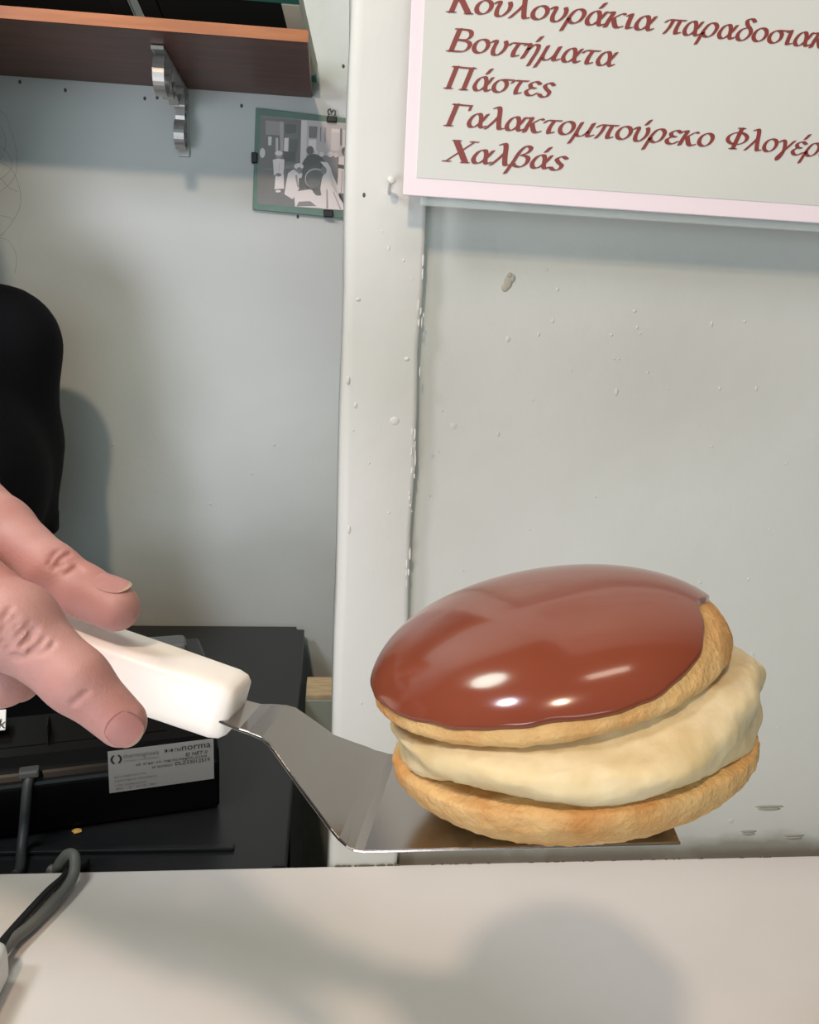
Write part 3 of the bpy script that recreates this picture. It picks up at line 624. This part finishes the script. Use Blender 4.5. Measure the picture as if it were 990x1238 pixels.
M_steel = mat('brushed_steel', (176, 170, 165), rough=.19, metal=1, bump=.02, bscale=40, stretch=(3, 60, 3))
sv = thing('cake_server', 'cake server with white plastic handle and cranked steel blade, held out under the cream pastry', 'cake server', BPt(LB*.5, WB*.5, 0))
bm = bmesh.new(); tk = .0011; prev = None; NW = 6
for i, (u, n, w0, w1) in enumerate(prof):
    j0 = prof[max(i-1, 0)]; j1 = prof[min(i+1, len(prof)-1)]; t = Vector((j1[0]-j0[0], j1[1]-j0[1])).normalized(); nx = Vector((-t.y, t.x))
    tp = [bm.verts.new(BPt(u, w0+(w1-w0)*k/NW, n)) for k in range(NW+1)]; bt = [bm.verts.new(BPt(u-nx.x*tk, w0+(w1-w0)*k/NW, n-nx.y*tk)) for k in range(NW+1)]
    ring = tp+bt[::-1]
    if prev:
        for k in range(len(ring)): bm.faces.new((prev[k], prev[(k+1) % len(ring)], ring[(k+1) % len(ring)], ring[k]))
    else: bm.faces.new(ring)
    prev = ring
bm.faces.new(prev[::-1])
bevel(bm, .0003, 1); blade = obj('blade', bm, M_steel, sv, False)
bpy.context.view_layer.update()
# handle: rounded bar along the tang
hw = WB*.5
ua, na = inplane(288, 855, hw); ub, nb = inplane(62, 777, hw)
A0 = BPt(ua, hw, na); ax = (BPt(ub, hw, nb)-A0).normalized(); LH = .125
hz = ww.cross(ax).normalized()
if hz.z < 0: hz = -hz
bm = bmesh.new(); prev = None
wd, ht = .0235, .0200
for k in range(15):
    t = k/14; sc = 1-.0*t
    end = min(k, 14-k); rr = {0: .80, 1: .93, 2: .985}.get(end, 1.0)
    pos = {0: 0, 1: .0018, 2: .005}.get(end, None)
    s = (pos if k < 7 else LH-pos) if pos is not None else LH*t
    bel = 1+.06*math.sin(pi*t)-.10*t
    W2, H2 = wd/2*rr*bel, ht/2*rr*bel; c = A0+ax*s; ring = []
    for q in range(40):
        a = 2*pi*q/40; ca, sa = math.cos(a), math.sin(a); e = .36
        ring.append(bm.verts.new(c+ww*(W2*math.copysign(abs(ca)**e, ca))+hz*(H2*math.copysign(abs(sa)**e, sa))))
    if prev:
        for q in range(40): bm.faces.new((prev[q], prev[(q+1) % 40], ring[(q+1) % 40], ring[q]))
    else: bm.faces.new(ring)
    prev = ring
bm.faces.new(prev[::-1])
obj('handle', bm, mat('white_handle_plastic', (244, 236, 228), rough=.38, sss=.15, scale=.004), sv, True)['label'] = 'white plastic handle'

# ------------------------------------------------------------------ cream pastry
ca = mat('biscuit_crust', (188, 132, 74), rough=.7, spec=.22, rgb2=(212, 174, 118), vscale=42, lo=.3, hi=.58, bump=.8, bscale=620, bdist=.0009, sss=.15, scale=.004)
nt = ca.node_tree; b = nt.nodes['Principled BSDF']
M_cream = mat('custard_cream', (204, 180, 134), rough=.45, spec=.3, rgb2=(220, 202, 164), vscale=40, bump=.35, bscale=300, bdist=.0007, sss=.4, sssr=(1, .75, .4), scale=.006)
M_choc = mat('chocolate_glaze', (122, 60, 42), rough=.15, spec=.5, coat=.12, sss=.05, scale=.002, rgb2=(128, 66, 46), vscale=20)
pcen = BPt(.064, WB*.40, 0)
RB = .0575
print('pastry centre', proj(pcen))
pr = thing('cream_pastry', 'round biscuit pastry filled with custard cream, topped with chocolate glaze, on the cake server', 'pastry', pcen)
def lobes(seed, amp):
    r = random.Random(seed); c = [(k, r.uniform(-1, 1)/k**.6, r.uniform(0, 6.28)) for k in range(2, 11)]
    return lambda a: amp*sum(x*math.cos(k*a+p) for k, x, p in c)
def dome(name, cen, R, hup, hdn, tiltu, tiltw, m, parent, seed, amp=.006, eu=.9, ed=.9, nu=120, nv=44, v0=-90, v1=90, lift=0, cut=None, sub=None, rscale=(1, 1), hfun=None, rough=0):
    """flattened spheroid; v in degrees from bottom to top; cut(a) gives the lowest v of a partial shell"""
    lo = lobes(seed, amp); rr = random.Random(seed)
    X = (uu*math.cos(tiltu)+nn*math.sin(tiltu)); Nn = (nn*math.cos(tiltu)-uu*math.sin(tiltu)); Yv = ww*math.cos(tiltw)+Nn*math.sin(tiltw); Nn = (Nn*math.cos(tiltw)-ww*math.sin(tiltw))
    V = []; Fc = []
    for j in range(nv+1):
        for i in range(nu):
            a = 2*pi*i/nu
            vlo = cut(a) if cut else v0
            v = math.radians(vlo+(v1-vlo)*j/nv); cv, sv_ = math.cos(v), math.sin(v)
            r = R*(1+lo(a)*cv)*max(cv, 0)**eu; h = (hup*abs(sv_)**ed if sv_ > 0 else -hdn*abs(sv_)**ed)
            p = Vector((r*math.cos(a)*rscale[0], r*math.sin(a)*rscale[1], h))
            if hfun: p = hfun(p, a, v)
            nrm = Vector((p.x/R**2, p.y/R**2, p.z/(hup if p.z > 0 else hdn)**2)).normalized()
            lf = lift*(min(1, j/2.0)) if cut else lift
            if rough and not cut: p = p+nrm*(rough*(mnoise.noise(p*240)+.6*mnoise.noise(p*560)))
            p = p+nrm*lf
            V.append(cen+X*p.x+Yv*p.y+Nn*p.z)
    for j in range(nv):
        for i in range(nu): Fc.append((j*nu+i, j*nu+(i+1) % nu, (j+1)*nu+(i+1) % nu, (j+1)*nu+i))
    o = raw(name, V, Fc, m, parent)
    return o
# lower biscuit, domed side down
hd = .020
c_low = pcen+nn*(hd+.0006)
dome('biscuit', c_low, RB*.975, .007, hd, .03, 0, ca, pr, 3, .008, eu=.85, ed=1.0, rough=.00055, nu=240, nv=90)
# cream, thick wedge opening to the right
def cream_h(p, a, v):
    k = (p.x/RB+1)/2
    fold = .0014*math.sin(3*a+p.z*200+.6)+.0009*math.sin(5*a-p.z*260)+.0003*math.sin(13*a+p.z*500)
    s = 1+fold/RB*1.2+.016*math.sin(3.4*v+1.6*a+.4)*math.cos(v)+.012*math.sin(6*v-2.2*a)
    bulge = 1+.05*k
    return Vector((p.x*s*bulge, p.y*s, p.z*(.62+.55*k)+.001*math.sin(5*a)))
c_cr = c_low+nn*.0105
dome('cream_filling', c_cr, RB*.985, .0140, .0140, .07, 0, M_cream, pr, 11, .010, eu=.35, ed=.9, hfun=cream_h, nu=220, nv=80, rough=.0004)
# upper biscuit, tipped, and the glaze over it
c_up = c_cr+nn*.0165+uu*-.005
TU, TW = .11, .10
upb = dome('biscuit', c_up, RB*.97, .0215, .009, TU, TW, ca, pr, 5, .005, eu=.8, ed=1.05, rough=.0004, nu=220, nv=80)
rg2 = lobes(21, 2.2)
def cutf(a):
    base = 9+rg2(a)+.45*math.sin(19*a)+.3*math.sin(31*a+1)
    d = math.atan2(math.sin(a+.25), math.cos(a+.25))
    return base+24*math.exp(-(d/.42)**2)
gz = dome('chocolate_glaze', c_up, RB*.97, .0215, .009, TU, TW, M_choc, upb, 5, .005, eu=.8, ed=1.05, lift=.0014, cut=cutf, nu=220, nv=60)
gz['label'] = 'glossy milk chocolate glaze'

# ------------------------------------------------------------------ person behind the counter
skin = mat('skin', (188, 141, 134), rough=.48, spec=.35, sss=.2, sssr=(1, .35, .2), scale=.003, rgb2=(178, 114, 104), vscale=38, bump=.45, bscale=1100, bdist=.0003, lo=.38, hi=.78)
V3 = lambda p: np.array(p)
h = .0006
# right hand: joints from the photograph, z along the camera axis
idx = [at(-120, 645, .262), at(18, 757, .236), at(92, 822, .232), at(147, 873, .233)]
idr = [.0125, .0112, .0086, .0070]
thb = [at(-60, 590, .312), at(0, 640, .292), at(63, 691, .280), at(140, 733, .276)]
thr = [.0135, .0112, .0090, .0066]
mid = [at(-150, 690, .275), at(-52, 768, .262), at(2, 818, .268), at(22, 822, .285)]
mdr = [.0125, .0105, .0092, .0078]
rng_ = [at(-175, 730, .290), at(-95, 800, .278), at(-45, 838, .290), at(-40, 822, .306)]
lit = [at(-195, 760, .306), at(-130, 815, .296), at(-95, 838, .305), at(-95, 826, .318)]
wrist = at(-330, 650, .345); pm1 = at(-215, 640, .300); pm2 = at(-230, 700, .315)
allp = idx+thb+mid+rng_+lit+[wrist]
lo_ = np.min([V3(p) for p in allp], 0)-.035; hi_ = np.max([V3(p) for p in allp], 0)+.03
xcut = at(-95, 700, .27).x
lo_ = np.array([xcut, lo_[1], lo_[2]]); lo_[1] = min(V3(p)[1] for p in idx+thb+mid)-.022; lo_[2] = min(V3(p)[2] for p in idx+thb[2:]+mid[1:])-.024
hi_ = np.array([max(V3(p)[0] for p in idx+thb)+.016, max(V3(p)[1] for p in thb[1:]+mid)+.024, max(V3(p)[2] for p in thb[1:])+.022])
fld = Field(lo_, hi_, h)
coarse = Field(np.min([V3(p) for p in allp], 0)-.035, np.max([V3(p) for p in allp], 0)+.03, .0022)
elbow = Vector((-.50, .50, 1.27))
fdir = (wrist-elbow).normalized()
def palm(fl):
    def chain(P, Rr, k=.004):
        for i in range(len(P)-1): fl.cone(P[i], P[i+1], Rr[i], Rr[i+1], k)
    fl.cone(idx[0], wrist, .0135, .024, .012); fl.cone(mid[0], wrist, .0135, .024, .012); fl.cone(rng_[0], wrist, .013, .023, .012); fl.cone(lit[0], wrist, .012, .022, .012)
    fl.cone(thb[0], wrist, .0155, .024, .012); fl.cone(idx[0], lit[0], .0130, .0115, .008); fl.cone(thb[0], (idx[0]+wrist)/2, .014, .016, .010)
    fl.cone(wrist, wrist-fdir*.04, .025, .027, .01)
    chain(rng_, [.0120, .0100, .0088, .0075], .004); chain(lit, [.0105, .0088, .0078, .0068], .004)
    chain(mid, mdr, .004); chain(thb, thr, .004); chain(idx, idr, .004)
palm(fld); palm(coarse)
coarse.F = np.maximum(coarse.F, (coarse.ax[0]-(xcut+.004))[:, None, None]).astype(np.float32)
# pads and knuckles
tview = (CAM-idx[2]).normalized()
fld.cone(idx[1]+tview*.0012, idx[1]+tview*.0018, .0108, .0108, .005)
fld.cone((thb[2]+thb[3])/2+Vector((0, 0, -.0015)), thb[3]+Vector((0, 0, -.0008)), .0088, .0072, .004)
# creases: thin grooves across the joints (pixel polylines pressed on the surface)
def crease(px, zc, r=.0007, lift=0):
    P = [at(x, y, zc) for x, y in px]
    for a_, b_ in zip(P, P[1:]): fld.cone(a_, b_, r, r, .0012, 'sub', pad=.004)
def surf_z(x, y, z0=.18, z1=.36):
    """camera depth of the skin along a pixel ray"""
    for k in range(1200):
        z = z0+(z1-z0)*k/1200; p = V3(at(x, y, z)); ii = np.round((p-fld.lo)/h).astype(int)
        if np.all(ii >= 0) and np.all(ii < fld.F.shape) and fld.F[tuple(ii)] < 0: return z
    return None
def press(px, r=.0007):
    pts = catmull([Vector((x, y, 0)) for x, y in px], 6)
    P = [(q, surf_z(q.x, q.y)) for q in pts]; P = [at(q.x, q.y, z-.0001) for q, z in P if z]
    for a_, b_ in zip(P, P[1:]): fld.cone(a_, b_, r, r, .0012, 'sub', pad=.004)
for px, r_ in (([(64, 689), (70, 679), (80, 671), (86, 668)], .0005), ([(79, 694), (87, 689), (92, 685), (100, 690)], .0006), ([(70, 684), (78, 682)], .0004), ([(58, 684), (64, 672), (72, 664)], .0003),
             ([(9, 784), (18, 772), (27, 763), (36, 754)], .0006), ([(0, 768), (8, 755), (20, 745)], .0005), ([(14, 791), (30, 796), (42, 786)], .0005), ([(28, 778), (40, 770), (44, 758)], .0004),
             ([(34, 790), (46, 781), (54, 770)], .0004), ([(2, 778), (12, 764), (24, 752)], .0004), ([(22, 784), (34, 772), (40, 760)], .0003), ([(46, 792), (58, 785), (66, 776)], .0003), ([(86, 853), (96, 844), (106, 836)], .0003), ([(0, 752), (8, 742), (12, 734)], .0004)): press(px, r_*.5)
Vh, Fh = fld.mesh(); Vc, Fc_ = coarse.mesh(); Vc = None if Vc is None else Vc
# smooth the net a little
def smooth(Vv, Fq, it=2):
    n = len(Vv)
    for _ in range(it):
        acc = np.zeros((n, 3)); c = np.zeros(n)
        for k in range(4):
            a_, b_ = Fq[:, k], Fq[:, (k+1) % 4]
            np.add.at(acc, a_, Vv[b_]); np.add.at(c, a_, 1); np.add.at(acc, b_, Vv[a_]); np.add.at(c, b_, 1)
        Vv = Vv*.5+.5*acc/np.maximum(c, 1)[:, None]
    return Vv
Vh = smooth(Vh, Fh, 3)
# rest of the body, coarser
LS = Vector((-.370, 1.0, 1.421)); RS = Vector((-.66, .74, 1.42)); sd = (LS-RS); sd.z = 0; sd.normalize(); fwd = Vector((sd.y, -sd.x, 0))
mid_s = (LS+RS)/2; nk = mid_s+Vector((0, 0, .05)); hd_c = mid_s+Vector((0, 0, .27))+fwd*.02
Lel = Vector((-.387, 1.02, 1.16)); Lwr = Vector((-.40, .82, 1.10))
body = Field((-1.05, .24, -.02), (-.15, 1.35, 1.70), .009)
B_ = body.cone
pel = Vector((mid_s.x-.09, mid_s.y, .95))
for sgn in (-1, 1):
    B_(pel+sd*sgn*.07, mid_s+sd*sgn*.09+Vector((0, 0, -.14)), .12, .12, .05); B_(mid_s+sd*sgn*.09+Vector((0, 0, -.13)), mid_s+sd*sgn*.08+Vector((0, 0, -.04)), .11, .075, .05)
    hip = pel+sd*sgn*.095+Vector((0, 0, -.03)); kn = Vector((hip.x, hip.y, .5))+fwd*.02; an = Vector((hip.x, hip.y, .09))
    B_(hip, kn, .085, .058, .03); B_(kn, an, .056, .038, .03); B_(an+Vector((0, 0, -.045)), an+fwd*.14+Vector((0, 0, -.06)), .042, .032, .02)
B_(mid_s+Vector((0, 0, -.02)), nk+Vector((0, 0, .06)), .062, .052, .03)
B_(LS, mid_s+Vector((0, 0, .01)), .05, .06, .03); B_(RS, mid_s+Vector((0, 0, .01)), .05, .06, .03)
B_(LS, Lel, .050, .040, .02); B_(Lel, Lwr, .038, .026, .015); B_(RS, elbow, .050, .041, .02); B_(elbow, wrist, .039, .0265, .015)
B_(nk+Vector((0, 0, .05)), hd_c+Vector((0, 0, -.03))-fwd*.01, .052, .058, .02)
# head with a face, finer
hz_ = Vector((0, 0, 1)); hfld = Field(V3(hd_c)-.16, V3(hd_c)+.17, .0035); H_ = hfld.cone
def hp(f, z, q=0.0): return hd_c+fwd*f+hz_*z+sd*q
H_(hp(-.02, .04), hp(0, .035), .087, .084, .02); H_(hp(.03, .01), hp(.062, -.088), .070, .028, .03); H_(hp(-.01, -.03), hp(-.012, -.13), .058, .052, .03)
for g in (-1, 1):
    H_(hp(.0, -.03, g*.045), hp(.045, -.075, g*.022), .036, .030, .02); H_(hp(.062, -.018, g*.038), hp(.055, -.03, g*.042), .030, .028, .015)
    H_(hp(.0, .025, g*.080), hp(-.004, -.015, g*.082), .016, .010, .004)
    H_(hp(.094, .011, g*.033), hp(.092, .011, g*.035), .0155, .0155, .006, 'sub', None, (1, 1, .62))
    H_(hp(.084, .032, g*.012), hp(.076, .034, g*.045), .012, .010, .010); H_(hp(.097, -.024, g*.012), hp(.097, -.024, g*.010), .008, .008, .004)
H_(hp(.086, .022), hp(.108, -.018), .008, .0115, .007)
H_(hp(.088, -.046, -.018), hp(.088, -.046, .018), .0075, .0075, .005); H_(hp(.087, -.058, -.014), hp(.087, -.058, .014), .0085, .0085, .005)
H_(hp(.098, -.0515, -.022), hp(.098, -.0515, .022), .0022, .0022, .003, 'sub')
Vhd, Fhd = hfld.mesh(); Vhd = smooth(Vhd, Fhd, 1)
# left hand resting on the register
ld = (Lwr-Lel).normalized(); ls = ld.cross(Vector((0, 0, 1))).normalized()
B_(Lwr, Lwr+ld*.08, .026, .030, .015)
Vb, Fb = body.mesh(); Vb = smooth(Vb, Fb, 2)
lf = Field(V3(Lwr)-.14, V3(Lwr)+.14, .003)
lf.cone(Lwr, Lwr+ld*.08, .025, .026, .01)
for q, (o_, Lf) in enumerate(((-.030, .062), (-.010, .072), (.010, .070), (.028, .055))):
    k0 = Lwr+ld*.085+ls*o_; k1 = k0+ld*Lf*.55+Vector((0, 0, -.006)); k2 = k1+ld*Lf*.42+Vector((0, 0, -.018)); lf.cone(Lwr+ld*.03+ls*o_*.7, k0, .012, .011, .006); lf.cone(k0, k1, .010, .009, .003); lf.cone(k1, k2, .009, .0075, .003)
k0 = Lwr+ld*.03-ls*.035; lf.cone(Lwr+ld*.01, k0, .016, .013, .008); lf.cone(k0, k0+ld*.05-ls*.02, .012, .009, .004)
Vl, Fl = lf.mesh(); Vl = smooth(Vl, Fl, 1)
pw = thing('person', 'person in a black elbow-sleeved shirt holding out a white-handled cake server', 'person', Vector((pel.x, pel.y, 0)))
allV, allF, off = [], [], 0
for v_, f_ in ((Vh, Fh), (Vb, Fb), (Vl, Fl), (Vc, Fc_), (Vhd, Fhd)): allV.append(v_); allF.append(f_+off); off += len(v_)
allV = np.concatenate(allV); allF = np.concatenate(allF)
raw('body', allV, allF, skin, pw)
M_eye = mat('eye_white', (232, 228, 222), rough=.25); M_iris = mat('brown_iris', (52, 34, 24), rough=.2)
for g in (-1, 1):
    bm = bmesh.new(); bmesh.ops.create_uvsphere(bm, u_segments=20, v_segments=14, radius=.0125, matrix=Matrix.Translation(hp(.071, .011, g*.033))); ey_ = obj('eye', bm, M_eye, pw, True)
    bm = bmesh.new(); bmesh.ops.create_uvsphere(bm, u_segments=16, v_segments=10, radius=.0062, matrix=Matrix.Translation(hp(.0785, .010, g*.033))); obj('iris', bm, M_iris, ey_, True)
# shirt
shf = Field((-1.05, .45, .85), (-.15, 1.35, 1.62), .008); T_ = shf.cone
hemL = LS+(Lel-LS)*.80; hemR = RS+(elbow-RS)*.72
for sgn in (-1, 1):
    T_(Vector((pel.x, pel.y, .93))+sd*sgn*.07, mid_s+sd*sgn*.095+Vector((0, 0, -.14)), .135, .133, .05); T_(mid_s+sd*sgn*.09+Vector((0, 0, -.13)), mid_s+sd*sgn*.08+Vector((0, 0, -.035)), .12, .085, .05)
T_(LS+Vector((0, 0, .002)), mid_s+Vector((0, 0, .022)), .060, .066, .03); T_(RS, mid_s+Vector((0, 0, .022)), .060, .066, .03)
T_(LS, hemL, .062, .060, .02); T_(RS, hemR, .062, .060, .02)
T_(LS+(Lel-LS)*.45, LS+(Lel-LS)*.5, .064, .061, .02)
# cut the neck opening, hem and cuffs
def plane_cut(fl, p, n, c, r):
    X, Y, Z = np.meshgrid(*fl.ax, indexing='ij', sparse=True); d = (X-p.x)*n.x+(Y-p.y)*n.y+(Z-p.z)*n.z
    near = ((X-c.x)**2+(Y-c.y)**2+(Z-c.z)**2) < r*r; fl.F = np.where(near, np.maximum(fl.F, d), fl.F).astype(np.float32)
for e_, s_ in ((hemL, LS), (hemR, RS)):
    dr = ((Lel if s_ is LS else elbow)-s_).normalized(); plane_cut(shf, e_+dr*.012, dr, e_+dr*.05, .10)
shf.cone(nk+Vector((0, 0, .02)), nk+Vector((0, 0, .12)), .060, .075, .01, 'sub')
Vs, Fs = shf.mesh(); Vs = smooth(Vs, Fs, 1)
M_shirt = mat('black_cotton', (15, 14, 18), rough=.85, spec=.2, bump=.3, bscale=160, bdist=.001)
shirt = raw('shirt', Vs, Fs, M_shirt, pw)
for e_, s_, el_ in ((hemL, LS, Lel), (hemR, RS, elbow)):
    bm = bmesh.new(); dr = (el_-s_).normalized(); add_tube(bm, [e_-dr*.012, e_-dr*.010, e_+dr*.010, e_+dr*.0125], [.058, .0605, .0605, .056], 40, cap=True); obj('cuff', bm, M_shirt, shirt, True)
trf = Field((-1.05, .45, .02), (-.15, 1.35, 1.02), .01)
trf.cone(pel-sd*.07, pel+sd*.07, .128, .128, .05)
for sgn in (-1, 1):
    hip = pel+sd*sgn*.095+Vector((0, 0, -.03)); kn = Vector((hip.x, hip.y, .5))+fwd*.02; an = Vector((hip.x, hip.y, .11)); trf.cone(hip, kn, .095, .075, .03); trf.cone(kn, an, .072, .062, .03)
Vt, Ft = trf.mesh(); raw('trousers', smooth(Vt, Ft, 1), Ft, mat('dark_denim', (34, 36, 44), rough=.9), pw)
# hair: a cap with a loose bun and stray curls
M_hair = mat('dark_hair', (38, 30, 26), rough=.45)
hf = Field(V3(hd_c)-.21, V3(hd_c)+.19, .005)
hf.cone(hp(-.025, .045), hp(-.01, .045), .097, .092, .02)
for g in (-1, 1): hf.cone(hp(-.03, .02, g*.065), hp(-.045, -.11, g*.078), .045, .034, .02)
hf.cone(hp(-.07, .0), hp(-.075, -.12), .06, .045, .03)
hf.cone(hp(.10, -.05), hp(.105, .025), .070, .064, .02, 'sub')
for i in range(46):
    q = rnd.uniform(-.09, .09); z = rnd.uniform(-.13, .09); f = rnd.uniform(-.12, -.02); hf.cone(hp(f, z, q), hp(f+.01, z-.02, q*1.1), .020, .016, .012) if (f+.03)**2+(z-.04)**2+q*q > .006 or z < 0 else None
Vq, Fq = hf.mesh(); hair = raw('hair', smooth(Vq, Fq, 1), Fq, M_hair, pw)
bm = bmesh.new(); hs = V3(hd_c)
for px in ([(-40, 150), (-8, 148), (4, 158), (6, 178), (-3, 195), (-30, 200)], [(-30, 130), (2, 135), (14, 160), (20, 185), (17, 215), (-10, 240)], [(-40, 205), (-5, 212), (10, 226), (22, 232)], [(-30, 190), (8, 200), (22, 222), (24, 250), (6, 280), (-20, 300)],
           [(-30, 290), (2, 288), (14, 296), (20, 312), (18, 330)], [(-20, 258), (8, 262), (15, 266)], [(-40, 170), (-2, 176), (12, 190), (12, 206), (-6, 222)]):
    add_tube(bm, catmull([at(x, y, .93+.004*k) for k, (x, y) in enumerate(px)], 8), .00013, 5)
obj('stray_hair', bm, M_hair, hair, True)
# nails
def nail(P0, P1, nrm, L, Wd, back=.45, name='fingernail'):
    t = (P1-P0).normalized(); nrm = (nrm-t*nrm.dot(t)).normalized(); s = t.cross(nrm); return t, nrm, s
M_nail = mat('nail', (226, 172, 166), rough=.36, spec=.45, sss=.2, sssr=(1, .4, .25), scale=.002)
M_tip = mat('nail_edge', (224, 200, 176), rough=.4)
def fingernail(c, t, s, nr, L, Wd, R):
    """curved plate centred at c, along t, across s, outward nr"""
    bm = bmesh.new(); nu_, nv_ = 14, 14; grid = []
    for j in range(nv_+1):
        row = []
        for i in range(nu_+1):
            a = -1+2*i/nu_; b_ = -1+2*j/nv_
            ea = a*math.sqrt(max(0, 1-b_*b_*.5)); eb = b_*math.sqrt(max(0, 1-a*a*.5))   # square to rounded disc
            ea = ea*.6+a*.4*math.sqrt(max(0, 1-.35*b_*b_)); eb = eb
            x = ea*Wd/2; y = eb*L/2
            th_ = x/R; row.append(bm.verts.new(c+s*(R*math.sin(th_))+nr*(R*(math.cos(th_)-1)-.012*0-(.10*abs(eb)**2)*L*.5)+t*y))
        grid.append(row)
    for j in range(nv_):
        for i in range(nu_):
            f = bm.faces.new((grid[j][i], grid[j][i+1], grid[j+1][i+1], grid[j+1][i])); f.material_index = 1 if j >= nv_-1 else 0
    g = bmesh.ops.solidify(bm, geom=bm.faces[:], thickness=.0003)
    o = obj('fingernail', bm, [M_nail, M_tip], bpy.data.objects['body'], True); o['label'] = 'pink fingernail'
bpy.context.view_layer.update()
def nail_at(px, dirpx, L, Wd, R, nrm=None, out=-.00005):
    if nrm is None: 
        z = surf_z(*px); c = at(px[0], px[1], z)
        g = []
        ii = np.round((V3(c)-fld.lo)/h).astype(int); e = 3
        for k in range(3):
            d = np.zeros(3, int); d[k] = e; g.append(fld.F[tuple(ii+d)]-fld.F[tuple(ii-d)])
        nr = Vector(g).normalized()
    else: c, nr = nrm
    t = (at(px[0]+dirpx[0], px[1]+dirpx[1], .25)-at(px[0], px[1], .25)).normalized(); t = (t-nr*t.dot(nr)).normalized(); s = t.cross(nr)
    fingernail(c+nr*out, t, s, nr, L, Wd, R)
nail_at((151, 884), (1, .85), .0104, .0104, .0078)
nr = (up*.90-fw*.36+rt*.1).normalized(); nr = (nr-(thb[3]-thb[2]).normalized()*nr.dot((thb[3]-thb[2]).normalized())*.75).normalized(); cN = (thb[2]*.24+thb[3]*.76)+nr*.0078
nail_at((138, 716), (1, .36), .0150, .0115, .0075, (cN+rt*.002, nr), .0002)
